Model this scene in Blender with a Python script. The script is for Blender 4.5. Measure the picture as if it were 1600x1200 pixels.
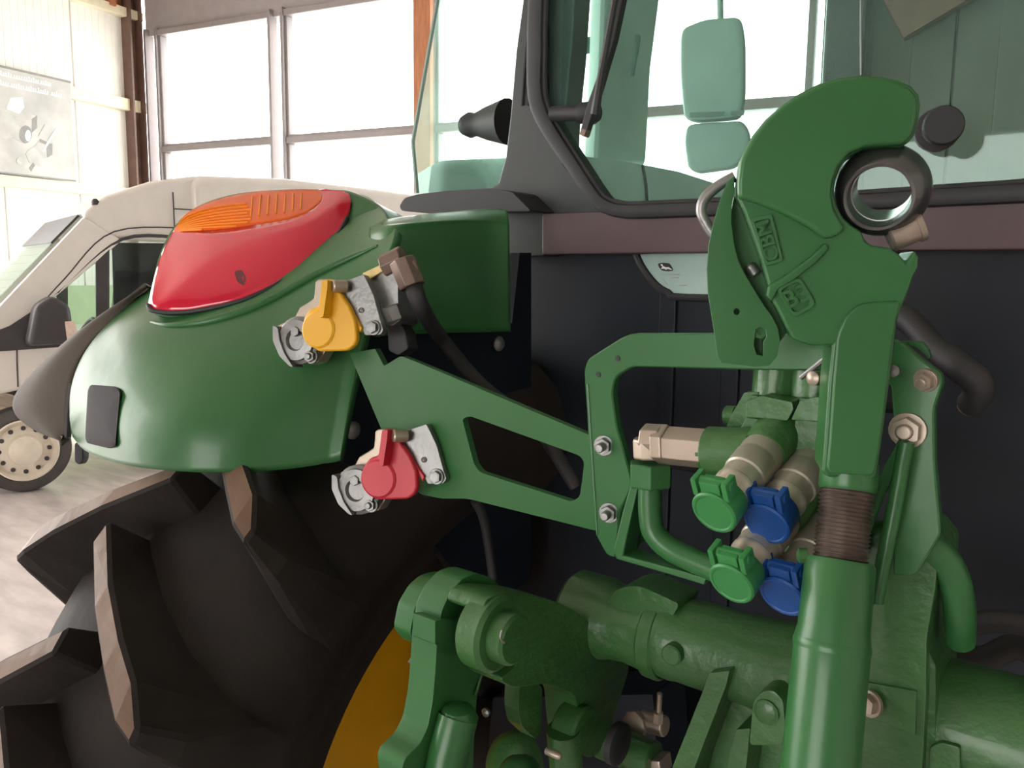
import bpy, bmesh, math, random
import numpy as np
from mathutils import Vector, Matrix
from mathutils.bvhtree import BVHTree
random.seed(7)
for _o in list(bpy.data.objects): bpy.data.objects.remove(_o)
scene = bpy.context.scene
COL = scene.collection

# ------------------------------------------------------------------ camera
F = 1300.0
TH = math.radians(38); PT = math.atan(175/F); RO = math.radians(.7)
CAM = np.array([.177, 0., 1.8])
_f0 = np.array([-math.sin(TH), math.cos(TH), 0]); _r0 = np.array([math.cos(TH), math.sin(TH), 0]); _z = np.array([0, 0, 1.])
CF = _f0*math.cos(PT) - _z*math.sin(PT); _u0 = _z*math.cos(PT) + _f0*math.sin(PT)
CR = _r0*math.cos(RO) + _u0*math.sin(RO); CU = -_r0*math.sin(RO) + _u0*math.cos(RO)
cd = bpy.data.cameras.new('camera'); cam = bpy.data.objects.new('camera', cd); COL.objects.link(cam)
cd.sensor_width = 36; cd.lens = F/1600*36; cd.clip_start = .02; cd.clip_end = 200
cam.matrix_world = Matrix(((CR[0], CU[0], -CF[0], CAM[0]), (CR[1], CU[1], -CF[1], CAM[1]), (CR[2], CU[2], -CF[2], CAM[2]), (0, 0, 0, 1)))
scene.camera = cam

# ------------------------------------------------------------------ light and exposure
w = bpy.data.worlds.new('sky'); scene.world = w; w.use_nodes = True
bg = w.node_tree.nodes['Background']; bg.inputs[0].default_value = (1.0, .97, .93, 1); bg.inputs[1].default_value = 4.5
vs = scene.view_settings; vs.view_transform = 'Standard'; vs.look = 'None'; vs.gamma = 1; vs.use_curve_mapping = False; vs.exposure = 0.80

# ------------------------------------------------------------------ helpers
def ray(x, y): return CF + (x-800)/F*CR - (y-600)/F*CU
def at(x, y, d): return CAM + ray(x, y)*d
def onp(x, y, p0, n):
    d = ray(x, y); return CAM + d*(np.dot(p0-CAM, n)/np.dot(d, n))
def onX(x, y, v): return onp(x, y, np.array([v, 0, 0.]), np.array([1., 0, 0]))
def onY(x, y, v): return onp(x, y, np.array([0, v, 0.]), np.array([0, 1., 0]))
def onZ(x, y, v): return onp(x, y, np.array([0, 0, v*1.]), np.array([0, 0, 1.]))
def nrm(v): v = np.array(v, float); return v/np.linalg.norm(v)
def V3(*a): return np.array(a, float)

MATS = {}
def mat(name, col, rough=.5, metal=0., coat=0., noise=.0, nscale=8., bump=0., bscale=60., trans=0., spec=.5, col2=None, alpha_mix=None, stretch=None):
    m = bpy.data.materials.new(name); m.use_nodes = True; nt = m.node_tree; N = nt.nodes; L = nt.links
    b = N['Principled BSDF']; b.inputs['Roughness'].default_value = rough; b.inputs['Metallic'].default_value = metal
    b.inputs['Coat Weight'].default_value = coat; b.inputs['Coat Roughness'].default_value = .08
    b.inputs['Specular IOR Level'].default_value = spec
    b.inputs['Base Color'].default_value = (*col, 1)
    if trans: b.inputs['Transmission Weight'].default_value = trans
    tc = N.new('ShaderNodeTexCoord')
    src = tc.outputs['Object']
    if stretch:
        mp = N.new('ShaderNodeMapping'); mp.inputs['Scale'].default_value = stretch; L.new(src, mp.inputs[0]); src = mp.outputs[0]
    if noise or col2:
        tx = N.new('ShaderNodeTexNoise'); tx.inputs['Scale'].default_value = nscale; tx.inputs['Detail'].default_value = 6
        L.new(src, tx.inputs['Vector'])
        rp = N.new('ShaderNodeValToRGB'); c2 = col2 or tuple(c*(1-noise) for c in col); c1 = col if col2 else tuple(min(1, c*(1+noise)) for c in col)
        rp.color_ramp.elements[0].position = .35; rp.color_ramp.elements[1].position = .68
        rp.color_ramp.elements[0].color = (*c2, 1); rp.color_ramp.elements[1].color = (*c1, 1)
        L.new(tx.outputs['Fac'], rp.inputs[0]); L.new(rp.outputs[0], b.inputs['Base Color'])
    if bump:
        t2 = N.new('ShaderNodeTexNoise'); t2.inputs['Scale'].default_value = bscale; t2.inputs['Detail'].default_value = 4
        L.new(src, t2.inputs['Vector'])
        bp = N.new('ShaderNodeBump'); bp.inputs['Strength'].default_value = bump; bp.inputs['Distance'].default_value = .01
        L.new(t2.outputs['Fac'], bp.inputs['Height']); L.new(bp.outputs[0], b.inputs['Normal'])
    MATS[name] = m; return m
def glassmat(name, tint, gloss=.06, rough=.02, dirt_glare=0.):
    m = bpy.data.materials.new(name); m.use_nodes = True; nt = m.node_tree; N = nt.nodes; L = nt.links
    N.remove(N['Principled BSDF']); o = N['Material Output']
    t = N.new('ShaderNodeBsdfTransparent'); t.inputs[0].default_value = (*tint, 1)
    g = N.new('ShaderNodeBsdfGlossy'); g.inputs['Roughness'].default_value = rough; g.inputs[0].default_value = (.9, 1, .97, 1)
    lw_ = N.new('ShaderNodeLayerWeight'); lw_.inputs[0].default_value = .5
    pw = N.new('ShaderNodeMath'); pw.operation = 'POWER'; pw.inputs[1].default_value = 4; L.new(lw_.outputs['Facing'], pw.inputs[0])
    fr = N.new('ShaderNodeMath'); fr.operation = 'MULTIPLY_ADD'; fr.inputs[1].default_value = .6; fr.inputs[2].default_value = .025; L.new(pw.outputs[0], fr.inputs[0])
    mx = N.new('ShaderNodeMixShader'); L.new(fr.outputs[0], mx.inputs[0]); L.new(t.outputs[0], mx.inputs[1]); L.new(g.outputs[0], mx.inputs[2])
    last = mx
    if dirt_glare:
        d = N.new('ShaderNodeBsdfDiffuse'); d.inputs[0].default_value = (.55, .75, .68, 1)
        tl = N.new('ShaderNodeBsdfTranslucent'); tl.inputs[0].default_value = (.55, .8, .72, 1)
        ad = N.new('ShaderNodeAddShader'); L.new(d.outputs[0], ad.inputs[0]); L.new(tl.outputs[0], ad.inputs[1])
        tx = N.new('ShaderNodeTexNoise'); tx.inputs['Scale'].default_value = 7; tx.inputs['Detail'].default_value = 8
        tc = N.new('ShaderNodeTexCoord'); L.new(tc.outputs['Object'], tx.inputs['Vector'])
        rp = N.new('ShaderNodeMapRange'); rp.inputs[1].default_value = .4; rp.inputs[2].default_value = .8; rp.inputs[3].default_value = dirt_glare*.6; rp.inputs[4].default_value = dirt_glare*1.5
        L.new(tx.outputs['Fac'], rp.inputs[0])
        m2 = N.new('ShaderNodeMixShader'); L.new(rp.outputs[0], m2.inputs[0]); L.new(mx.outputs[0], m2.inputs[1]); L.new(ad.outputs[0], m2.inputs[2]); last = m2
    L.new(last.outputs[0], o.inputs['Surface']); MATS[name] = m; return m

GREEN = mat('green_paint', (.030, .134, .038), .36, coat=.12, spec=.42, noise=.10, nscale=5, bump=.05, bscale=35)
CAST = mat('green_cast_paint', (.033, .116, .028), .42, coat=.25, noise=.16, nscale=9, bump=.22, bscale=70)
GPLAS = mat('green_plastic', (.035, .215, .058), .45, noise=.06)
BPLAS = mat('blue_plastic', (.007, .065, .27), .45, noise=.06)
YPLAS = mat('yellow_plastic', (.80, .42, .012), .42, noise=.04)
RPLAS = mat('red_plastic', (.56, .018, .040), .42, noise=.04)
YPAINT = mat('yellow_paint', (.80, .40, .010), .34, coat=.4, noise=.06)
ZINC = mat('zinc_steel', (.25, .25, .245), .42, metal=.75, noise=.12, nscale=30, bump=.08, bscale=200)
SLEEVE = mat('nickel_sleeve', (.50, .46, .38), .40, metal=.6, noise=.08, nscale=25)
BRASS = mat('bronzed_fitting', (.20, .14, .115), .45, metal=.5, noise=.15, nscale=30)
ZPINK = mat('passivated_steel', (.40, .33, .27), .40, metal=.6, noise=.1, nscale=20)
THREAD = mat('oiled_thread', (.10, .075, .062), .42, metal=.45, noise=.25, nscale=40)
CHROME = mat('polished_steel', (.42, .43, .42), .28, metal=1.)
BALLM = mat('dark_ball_steel', (.13, .13, .13), .26, metal=.75, noise=.1)
BLACK = mat('black_plastic', (.0060, .0095, .0170), .5, spec=.3, noise=.15, nscale=6, bump=.05)
SEAL = mat('black_rubber', (.020, .021, .024), .55, noise=.2)
HOSE = mat('hose_rubber', (.024, .023, .026), .6, noise=.2)
BAND = mat('maroon_trim', (.085, .050, .055), .5, noise=.12)
PILLAR = mat('cab_pillar_paint', (.045, .052, .055), .4, coat=.2, noise=.1)
TYRE = mat('tyre_rubber', (.026, .0215, .0195), .72, spec=.25, noise=.25, nscale=7, bump=.25, bscale=25)
LUGTOP = mat('lug_rubber_lit', (.165, .095, .058), .55, noise=.2, nscale=9, bump=.2, bscale=40)  # browner than the tyre: warm light on the lug tops put into the colour
GREYP = mat('grey_fender_plastic', (.115, .098, .088), .75, spec=.2, noise=.06, bump=.06, bscale=150)
DGREY = mat('charcoal_pad', (.045, .042, .046), .7, spec=.2, noise=.12)
GLASS = glassmat('cab_glass', (.80, .95, .90), dirt_glare=.025)
GLASS2 = glassmat('side_glass', (.93, 1., .98), dirt_glare=.18)  # milky film paints the glare veil into this pane
WGLASS = glassmat('window_glass', (.98, 1., 1.))
DGLASS = glassmat('van_dark_glass', (.22, .22, .23))
VGLASS = glassmat('van_glass', (.82, .86, .84))
MILK = mat('pale_lit_pane', (.44, .60, .56), .22, noise=.08, nscale=14, coat=.5)  # opaque pale tone stands in for light seen in the glass
TEAL = mat('cab_trim_grey', (.26, .37, .33), .5, noise=.06)
MIRR = mat('mirror_housing', (.34, .46, .42), .45, noise=.08)
CABP = mat('pale_cab_pillar', (.60, .72, .68), .5, noise=.06)
REDL = mat('red_lens', (.66, .012, .045), .14, coat=.6, noise=.06, nscale=3)
AMB = mat('amber_lens', (.82, .11, .003), .2, coat=.15, spec=.3, noise=.10, nscale=4)
AMBR = mat('amber_ridge', (.95, .30, .008), .45, spec=.2)
DARKR = mat('dark_bulb_spot', (.12, .004, .02), .2, coat=1.)
WHITE = mat('white_van_paint', (.80, .755, .70), .3, coat=.6, noise=.03)
VBLK = mat('van_black_plastic', (.055, .05, .055), .5, noise=.1)
RIMM = mat('van_steel_rim', (.86, .78, .66), .4, metal=.1, noise=.08)
VTYRE = mat('van_tyre', (.085, .075, .072), .7, noise=.15)
INDIC = mat('clear_indicator', (.78, .60, .52), .2, coat=.6, noise=.1, nscale=40)
PANEL = mat('cream_wall_panel', (.88, .86, .80), .55, noise=.03, nscale=3)
RAIL = mat('cream_steel_rail', (.78, .71, .52), .5, noise=.06)
STEELB = mat('brown_steel', (.15, .085, .065), .55, noise=.15)
FRAME = mat('grey_window_frame', (.27, .24, .24), .5, noise=.05)
HEADER = mat('grey_wall_header', (.33, .30, .30), .65, noise=.05)
WOOD = mat('glulam_timber', (.50, .20, .085), .6, col2=(.36, .13, .055), nscale=6, stretch=(6, 6, .6))
GWALL = mat('grey_wall_panel', (.13, .135, .115), .6, noise=.05, nscale=4, stretch=(12, 12, .4))
CONC = mat('polished_concrete', (.72, .65, .63), .26, col2=(.53, .47, .46), nscale=2.6, bump=.03, bscale=8, stretch=(1, 3.5, 1))
CEIL = mat('pale_ceiling', (.62, .58, .52), .7, noise=.05)
POSTER = mat('grey_banner', (.42, .42, .40), .6, col2=(.56, .56, .54), nscale=3)
PWHITE = mat('banner_white', (.85, .85, .82), .6, noise=.03)
PDARK = mat('banner_dark', (.26, .26, .25), .6, noise=.1)
PMID = mat('banner_mid', (.48, .48, .46), .6, noise=.1)
LABEL = mat('brass_label', (.62, .47, .20), .4, metal=.3, noise=.1, nscale=60)
INK = mat('black_print', (.012, .014, .016), .5, noise=.1)
SCREEN = mat('green_wainscot', (.48, .58, .36), .6, noise=.05)

WL = {}          # world location of the empties
def empty(name, loc, parent=None, label=None, cat=None, group=None, kind=None):
    o = bpy.data.objects.new(name, None); COL.objects.link(o); loc = np.array(loc, float); WL[o] = loc
    o.empty_display_size = .05
    if parent is not None: o.parent = parent; o.location = Vector(loc - WL[parent])
    else: o.location = Vector(loc)
    tag(o, label, cat, group, kind); return o
def tag(o, label=None, cat=None, group=None, kind=None):
    if label: o['label'] = label
    if cat: o['category'] = cat
    if group: o['group'] = group
    if kind: o['kind'] = kind
    return o
def mk(name, V, Fc, m, parent=None, label=None, bevel=0, seg=2, smooth=True, ang=38, sub=0, solid=0, merge=False, bang=30):
    V = np.array(V, float)
    org = WL[parent] if parent is not None else None
    base = V.mean(0) if len(V) else np.zeros(3)
    me = bpy.data.meshes.new(name)
    me.from_pydata([tuple(v) for v in (V - base)], [], [tuple(int(i) for i in f) for f in Fc])
    bm = bmesh.new(); bm.from_mesh(me)
    if merge: bmesh.ops.remove_doubles(bm, verts=bm.verts, dist=1e-5)
    bmesh.ops.recalc_face_normals(bm, faces=bm.faces)
    if bevel:
        es = [e for e in bm.edges if len(e.link_faces) == 2 and e.calc_face_angle(0) > math.radians(bang)]
        if es: bmesh.ops.bevel(bm, geom=es, offset=bevel, segments=seg, profile=.5, affect='EDGES', clamp_overlap=True)
    bm.to_mesh(me); bm.free()
    if smooth:
        for p in me.polygons: p.use_smooth = True
        me.set_sharp_from_angle(angle=math.radians(ang))
    me.materials.append(m)
    o = bpy.data.objects.new(name, me); COL.objects.link(o)
    if parent is not None: o.parent = parent; o.location = Vector(base - org)
    else: o.location = Vector(base)
    WL[o] = base
    if bevel and smooth:
        md = o.modifiers.new('wn', 'WEIGHTED_NORMAL'); md.keep_sharp = True; md.weight = 90
    if solid:
        md = o.modifiers.new('solid', 'SOLIDIFY'); md.thickness = solid
        facing = sum(np.dot(np.array(p.normal), CAM-base-np.array(p.center))*p.area for p in me.polygons)
        md.offset = -1 if facing > 0 else 1
    if sub:
        md = o.modifiers.new('sub', 'SUBSURF'); md.levels = sub; md.render_levels = sub
    if label: o['label'] = label
    return o
def join(*parts):
    V = []; Fc = []
    for v, f in parts:
        k = len(V); V += [tuple(p) for p in v]; Fc += [tuple(i+k for i in q) for q in f]
    return V, Fc
def prism(front, vec, holes=()):
    """closed outline(s) extruded along vec"""
    fr = [np.array(p, float) for p in front]; vec = np.array(vec, float)
    if not holes:
        n = len(fr); V = fr + [p+vec for p in fr]
        Fc = [tuple(range(n)), tuple(range(2*n-1, n-1, -1))] + [(i, i+n, (i+1) % n+n, (i+1) % n) for i in range(n)]
        return V, Fc
    from mathutils.geometry import tessellate_polygon
    loops = [fr] + [[np.array(p, float) for p in h] for h in holes]
    tri = tessellate_polygon([[Vector(p) for p in l] for l in loops])
    flat = [p for l in loops for p in l]; n = len(flat)
    V = flat + [p+vec for p in flat]; Fc = [tuple(t) for t in tri] + [tuple(i+n for i in reversed(t)) for t in tri]
    k = 0
    for l in loops:
        m_ = len(l)
        for i in range(m_): a = k+i; b = k+(i+1) % m_; Fc.append((a, a+n, b+n, b))
        k += m_
    return V, Fc
def box(c, ax, dims):
    """box at centre c, axes ax (3 unit vectors), full dims"""
    c = np.array(c, float); a, b, d = [np.array(v, float)*s/2 for v, s in zip(ax, dims)]
    V = [c+i*a+j*b+k*d for i in (-1, 1) for j in (-1, 1) for k in (-1, 1)]
    return V, [(0, 1, 3, 2), (4, 6, 7, 5), (0, 4, 5, 1), (2, 3, 7, 6), (0, 2, 6, 4), (1, 5, 7, 3)]
def frame(axis, up=(0, 0, 1)):
    a = nrm(axis); u = np.array(up, float); u = u - a*np.dot(u, a)
    if np.linalg.norm(u) < 1e-5: u = np.array([1., 0, 0]) - a*a[0]
    u = nrm(u); return a, u, np.cross(a, u)
def lathe(p0, axis, prof, n=28, closed=False):
    """prof: list of (distance along axis, radius)"""
    a, u, r = frame(axis); p0 = np.array(p0, float); V = []; Fc = []
    for d, R in prof:
        for k in range(n):
            t = 2*math.pi*k/n; V.append(p0+a*d+(u*math.cos(t)+r*math.sin(t))*R)
    m_ = len(prof); rng = m_ if closed else m_-1
    for i in range(rng):
        for k in range(n):
            j = (i+1) % m_; Fc.append((i*n+k, i*n+(k+1) % n, j*n+(k+1) % n, j*n+k))
    if not closed:
        Fc.append(tuple(range(n-1, -1, -1))); Fc.append(tuple((m_-1)*n+k for k in range(n)))
    return V, Fc
def cyl(p0, p1, R, ch=.0015, n=24):
    p0 = np.array(p0, float); p1 = np.array(p1, float); L = np.linalg.norm(p1-p0); ch = min(ch, L*.3, R*.5)
    return lathe(p0, p1-p0, [(0, R-ch), (ch, R), (L-ch, R), (L, R-ch)], n)
def crom(P, n=8, closed=False):
    P = [np.array(p, float) for p in P]; out = []; m_ = len(P)
    rng = m_ if closed else m_-1
    for i in range(rng):
        if closed: a, b, c, d = P[(i-1) % m_], P[i], P[(i+1) % m_], P[(i+2) % m_]
        else: a, b, c, d = P[max(i-1, 0)], P[i], P[i+1], P[min(i+2, m_-1)]
        for k in range(n):
            t = k/n; out.append(.5*((2*b)+(-a+c)*t+(2*a-5*b+4*c-d)*t*t+(-a+3*b-3*c+d)*t**3))
    if not closed: out.append(P[-1])
    return out
def tube(path, R, n=14, smooth=8, cap=True):
    P = crom(path, smooth) if smooth else [np.array(p, float) for p in path]
    m_ = len(P); Rs = R if hasattr(R, '__len__') else [R]*m_
    if len(Rs) != m_: Rs = np.interp(np.linspace(0, 1, m_), np.linspace(0, 1, len(Rs)), Rs)
    V = []; Fc = []; t0 = nrm(P[1]-P[0]); _, u, _ = frame(t0, (0, 0, 1) if abs(t0[2]) < .9 else (1, 0, 0))
    for i in range(m_):
        t = nrm(P[min(i+1, m_-1)]-P[max(i-1, 0)]); u = nrm(u-t*np.dot(u, t)); r = np.cross(t, u)
        for k in range(n):
            q = 2*math.pi*k/n; V.append(P[i]+(u*math.cos(q)+r*math.sin(q))*Rs[i])
    for i in range(m_-1):
        for k in range(n): Fc.append((i*n+k, i*n+(k+1) % n, (i+1)*n+(k+1) % n, (i+1)*n+k))
    if cap: Fc.append(tuple(range(n-1, -1, -1))); Fc.append(tuple((m_-1)*n+k for k in range(n)))
    return V, Fc
def grid(rows):
    m_ = len(rows); n = len(rows[0]); V = [p for r in rows for p in r]
    return V, [(i*n+k, i*n+k+1, (i+1)*n+k+1, (i+1)*n+k) for i in range(m_-1) for k in range(n-1)]
def resample(P, n):
    P = [np.array(p, float) for p in P]; L = [0]
    for a, b in zip(P, P[1:]): L.append(L[-1]+np.linalg.norm(b-a))
    s = np.linspace(0, L[-1], n); A = np.array(P)
    return [np.array([np.interp(t, L, A[:, k]) for k in range(A.shape[1])]) for t in s]
def fil(pts, r, n=4):
    """round the corners of a closed 2-d outline"""
    P = [np.array(p[:2], float) for p in pts]; R = [p[2] if len(p) > 2 else r for p in pts]; out = []; m_ = len(P)
    for i in range(m_):
        a, b, c = P[i-1], P[i], P[(i+1) % m_]; la = np.linalg.norm(a-b); lc = np.linalg.norm(c-b)
        k = min(R[i], la*.45, lc*.45)
        if k < .3: out.append(b); continue
        s = b+(a-b)/la*k; e = b+(c-b)/lc*k
        for j in range(n+1): t = j/n; out.append((1-t)**2*s+2*t*(1-t)*b+t*t*e)
    return out
def ppx(pts, plane, thick, away=None, r=0, holes=(), smooth=0):
    """pixel outline laid on a plane (p0, n), given a real thickness along away"""
    p0, n = plane; n = nrm(n)
    if np.dot(n, CAM-p0) < 0: n = -n
    q = fil(pts, r) if r else pts
    if smooth: q = crom([p[:2] for p in pts], smooth, True)
    fr = [onp(p[0], p[1], p0, n) for p in q]
    hs = [[onp(p[0], p[1], p0, n) for p in h] for h in holes]
    v = -n*thick if away is None else np.array(away, float)
    return prism(fr, v, hs)
def circ(cx, cy, R, n=20, ry=None): return [(cx+R*math.cos(2*math.pi*k/n), cy+(ry or R)*math.sin(2*math.pi*k/n)) for k in range(n)]
PX = lambda v: (V3(v, 0, 0), V3(1, 0, 0))
PY = lambda v: (V3(0, v, 0), V3(0, 1, 0))
def bolt(name, p, axis, R, parent, m=ZINC, stud=0., washer=True, label=None):
    a, u, r = frame(axis); p = np.array(p, float); parts = []
    h0 = -.002
    if washer: parts.append(lathe(p+a*h0, a, [(0, R*1.25), (R*.2+.002, R*1.25), (R*.25+.002, R*1.18)], 20)); h0 = R*.2
    hexp = [p+a*h0+(u*math.cos(k*math.pi/3)+r*math.sin(k*math.pi/3))*R for k in range(6)]
    parts.append(prism(hexp, a*R*.75))
    if stud: parts.append(lathe(p+a*(h0+R*.7), a, [(0, R*.55), (stud*.85, R*.55), (stud, R*.42)], 14))
    else: parts.append(lathe(p+a*(h0+R*.74), a, [(0, R*.8), (R*.06, R*.72)], 16))
    return mk(name, *join(*parts), m, parent, label, bevel=R*.06, seg=1)
def textmesh(name, s, size, depth, origin, right, up, m, parent):
    cu = bpy.data.curves.new(name, 'FONT'); cu.body = s; cu.size = size; cu.extrude = depth; cu.align_x = 'CENTER'; cu.align_y = 'CENTER'; cu.resolution_u = 3; cu.offset = size*.02
    o = bpy.data.objects.new(name+'_tmp', cu); COL.objects.link(o)
    dg = bpy.context.evaluated_depsgraph_get(); dg.update(); me0 = bpy.data.meshes.new_from_object(o.evaluated_get(dg))
    R, U = nrm(right), nrm(up); Nn = np.cross(R, U)
    V = [np.array(origin)+v.co.x*R+v.co.y*U+v.co.z*Nn for v in me0.vertices]; Fc = [tuple(p.vertices) for p in me0.polygons]
    bpy.data.objects.remove(o); bpy.data.curves.remove(cu)
    return mk(name, V, Fc, m, parent, smooth=False)
def struct(name, vf, m, parent=None, **k):
    o = mk(name, *vf, m, parent, smooth=k.pop('smooth', False), **k)
    if parent is None: o['kind'] = 'structure'
    return o
XA, YA, ZA = V3(1, 0, 0), V3(0, 1, 0), V3(0, 0, 1)
AX = (XA, YA, ZA)

# ================================================================== the hall
COR = V3(-11.615, 6.368, 0)
WD = V3(.208, -.978, 0); WN = V3(.978, .208, 0)          # along the left wall towards the viewer, and its inward normal
ED = V3(.978, .208, 0); EN = V3(.208, -.978, 0)          # along the end wall, and its inward normal
WH = 6.4
def lw(s, z, off=0): return COR + WD*s + WN*off + ZA*z
def ew(s, z, off=0): return COR + ED*s + EN*off + ZA*z
def rbox(fn, s0, s1, z0, z1, o0, o1):
    V = [fn(s, z, o) for s in (s0, s1) for z in (z0, z1) for o in (o0, o1)]
    return V, [(0, 1, 3, 2), (4, 6, 7, 5), (0, 4, 5, 1), (2, 3, 7, 6), (0, 2, 6, 4), (1, 5, 7, 3)]
struct('floor', (lambda a, b: (prism([V3(-16, -14, 0), V3(9, -14, 0), V3(9, 14, 0), V3(-16, 14, 0)], V3(0, 0, -.2))))(0, 0), CONC)
# left wall: core and single profiled panels
wl = struct('wall_left', join(rbox(lw, -.1, 3.07, 0, WH, -.25, -.06), rbox(lw, 3.07, 13, 5.22, WH, -.25, -.06), rbox(lw, 13, 16.5, 0, WH, -.25, -.06)), PANEL)
def wallpanel(parent, fn, s0, s1, z0, z1, rib, m):
    n = max(2, int(round((s1-s0)/rib))); prof = []
    e = .012
    prof.append((s0+.004, -.05)); prof.append((s0+.006, -.012))
    for k in range(n):
        a = s0+.006+(s1-s0-.012)*k/n; b = s0+.006+(s1-s0-.012)*(k+1)/n
        prof += [(a+e*.4, 0), (b-e, 0), (b-e*.5, -.004)]
    prof.append((s1-.004, -.05))
    fr = [fn(s, z0, o) for s, o in prof]
    return mk('wall_panel', *prism(fr, ZA*(z1-z0)), m, parent, smooth=False)
for i in (0, 1, 2, 13, 14):
    s0 = -.02+1.03*i
    wallpanel(wl, lw, s0, s0+1.03, 0, 5.25, .105, PANEL)
struct('trim_1', rbox(lw, -.05, 3.07, 3.97, 4.13, 0, .10), RAIL, bevel=.008)
struct('trim_2', rbox(lw, -.05, 3.07, 2.76, 2.90, 0, .10), RAIL, bevel=.008)
struct('trim_3', rbox(lw, -.05, 15.5, 5.22, 5.34, 0, .12), RAIL, bevel=.008)
struct('trim_4', rbox(lw, -.05, 15.5, 5.34, 6.3, -.05, .02), WOOD)
struct('trim_5', rbox(lw, -.05, 3.07, .0, 1.55, 0, .012), SCREEN)
struct('trim_6', rbox(lw, .42, .5, 5.3, 6.3, .02, .16), WOOD)
# corner post of brown steel, I section
struct('trim_7', join(rbox(ew, -.10, .17, 0, WH, .02, .05), rbox(ew, .02, .05, 0, WH, .05, .20), rbox(ew, -.10, .17, 0, WH, .20, .23)), STEELB)
# end wall: header, sill, posts, transoms and panes
we = struct('wall_end', join(rbox(ew, .15, 9.3, 5.02, WH, -.3, -.05), rbox(ew, .15, 9.3, 0, .9, -.3, -.05), rbox(ew, 9.2, 21, 0, WH, -.3, -.06)), HEADER)
for i in range(11): wallpanel(we, ew, 9.3+1.03*i, 9.3+1.03*(i+1), 0, WH, .34, GWALL)
post_s = [.30, 2.55, 4.80, 7.05, 9.22]
for i, s in enumerate(post_s):
    struct('trim_%d' % (8+i), join(rbox(ew, s-.125, s-.085, .8, 5.1, -.12, .02), rbox(ew, s+.085, s+.125, .8, 5.1, -.12, .02)), FRAME)
k = 1
for a, b in zip(post_s, post_s[1:]):
    for z0, z1 in ((.92, 2.1), (2.18, 3.42), (3.50, 5.0)):
        wn = struct('window_%d' % k, join(rbox(ew, a+.10, b-.10, z1, z1+.08, -.14, .0), rbox(ew, a+.10, a+.16, z0, z1, -.14, -.02), rbox(ew, b-.16, b-.10, z0, z1, -.14, -.02), rbox(ew, a+.1, b-.1, z0-.02, z0+.03, -.14, -.02)), FRAME, bevel=.01)
        mk('window_pane', *rbox(ew, a+.15, b-.15, z0+.02, z1, -.09, -.075), WGLASS, wn, smooth=False); k += 1
# glulam column in front of the glazing
struct('trim_20', rbox(ew, 4.70, 4.93, 0, WH, .03, .12), WOOD, bevel=.01)
# slanted brown slab and dark pier in front of the grey wall
dv = nrm(ew(11.6, 4.78)-ew(9.2, 3.47))
struct('trim_21', box((ew(11.8, 5.05, .2)+ew(9.75, 3.94, .2))/2+V3(0, 0, .22), (dv, EN, np.cross(dv, EN)), (2.3, .14, .62)), STEELB)
struct('trim_22', rbox(ew, 9.25, 9.60, 0, WH, .02, .30), PILLAR, bevel=.03)
# roof and the far side of the hall
struct('ceiling', prism([V3(-9.0, -10, WH), V3(9, -10, WH), ew(21.1, WH, -.3), ew(-.3, WH, -.3)], V3(0, 0, .3)), CEIL)
struct('wall_right', prism([V3(8.6, -10, 0), V3(8.9, -10, 0), V3(8.9, 10.6, 0), V3(8.6, 10.6, 0)], V3(0, 0, WH)), PANEL)
struct('wall_back', join(prism([V3(-14, -10, 0), V3(-3.6, -10, 0), V3(-3.6, -9.7, 0), V3(-14, -9.7, 0)], V3(0, 0, WH)),
       prism([V3(2.6, -10, 0), V3(9, -10, 0), V3(9, -9.7, 0), V3(2.6, -9.7, 0)], V3(0, 0, WH)),
       prism([V3(-3.6, -10, 3.6), V3(2.6, -10, 3.6), V3(2.6, -9.7, 3.6), V3(-3.6, -9.7, 3.6)], V3(0, 0, WH-3.6))), GWALL)

# ------------------------------------------------------------------ banner on the left wall
ban = empty('banner', lw(1.6, 2.93, .11), label='faded grey banner with machines and white lettering hung on the cream wall', cat='banner')
def bn(s, z, o=.112): return lw(s, z, o)
B0, B1, BZ0, BZ1 = 1.14, 3.05, 2.92, 4.17
mk('banner_cloth', *rbox(lw, B0, B1, BZ0, BZ1, .100, .110), POSTER, ban, smooth=False)
mk('hem_bar', *rbox(lw, B0, B1, BZ1-.012, BZ1+.012, .098, .118), PDARK, ban, smooth=False)
mk('hem_bar', *rbox(lw, B0, B1, BZ0-.012, BZ0+.006, .098, .118), PDARK, ban, smooth=False)
for row, (zz, sa, sb) in enumerate(((4.06, 1.42, 2.95), (3.95, 1.28, 2.95))):
    s = sa
    while s < sb:
        wd = random.uniform(.09, .2); t = s; parts = []
        while t < min(s+wd, sb):
            h = random.choice((.045, .045, .062)); parts.append(rbox(lw, t, t+.031, zz, zz+.014, .110, .1122)); parts.append(rbox(lw, t, t+.017, zz, zz+h, .110, .1125))
            t += .030
        mk('printed_word', *join(*parts), PWHITE, ban, smooth=False)
        s += wd+.035
def bpoly(name, px, off, m):
    p0 = lw(0, 0, off); fr = [onp(x, y, p0, WN) for x, y in px]; return mk(name, *prism(fr, -WN*.003), m, ban, smooth=False)
bpoly('printed_shape', [(16, 153), (35, 152), (38, 168), (30, 178), (10, 170)], .114, PWHITE)
bpoly('printed_shape', [(0, 168), (12, 176), (34, 184), (48, 178), (58, 182), (58, 200), (50, 206), (46, 222), (34, 223), (20, 214), (8, 218), (0, 216)], .1128, PMID)
bpoly('printed_shape', circ(40, 210, 10, 16, 14), .1142, PDARK)
bpoly('printed_shape', circ(44, 212, 4.5, 14, 9), .1156, PWHITE)
bpoly('printed_shape', [(50, 186), (58, 180), (58, 200), (50, 207)], .1146, PDARK)
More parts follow.
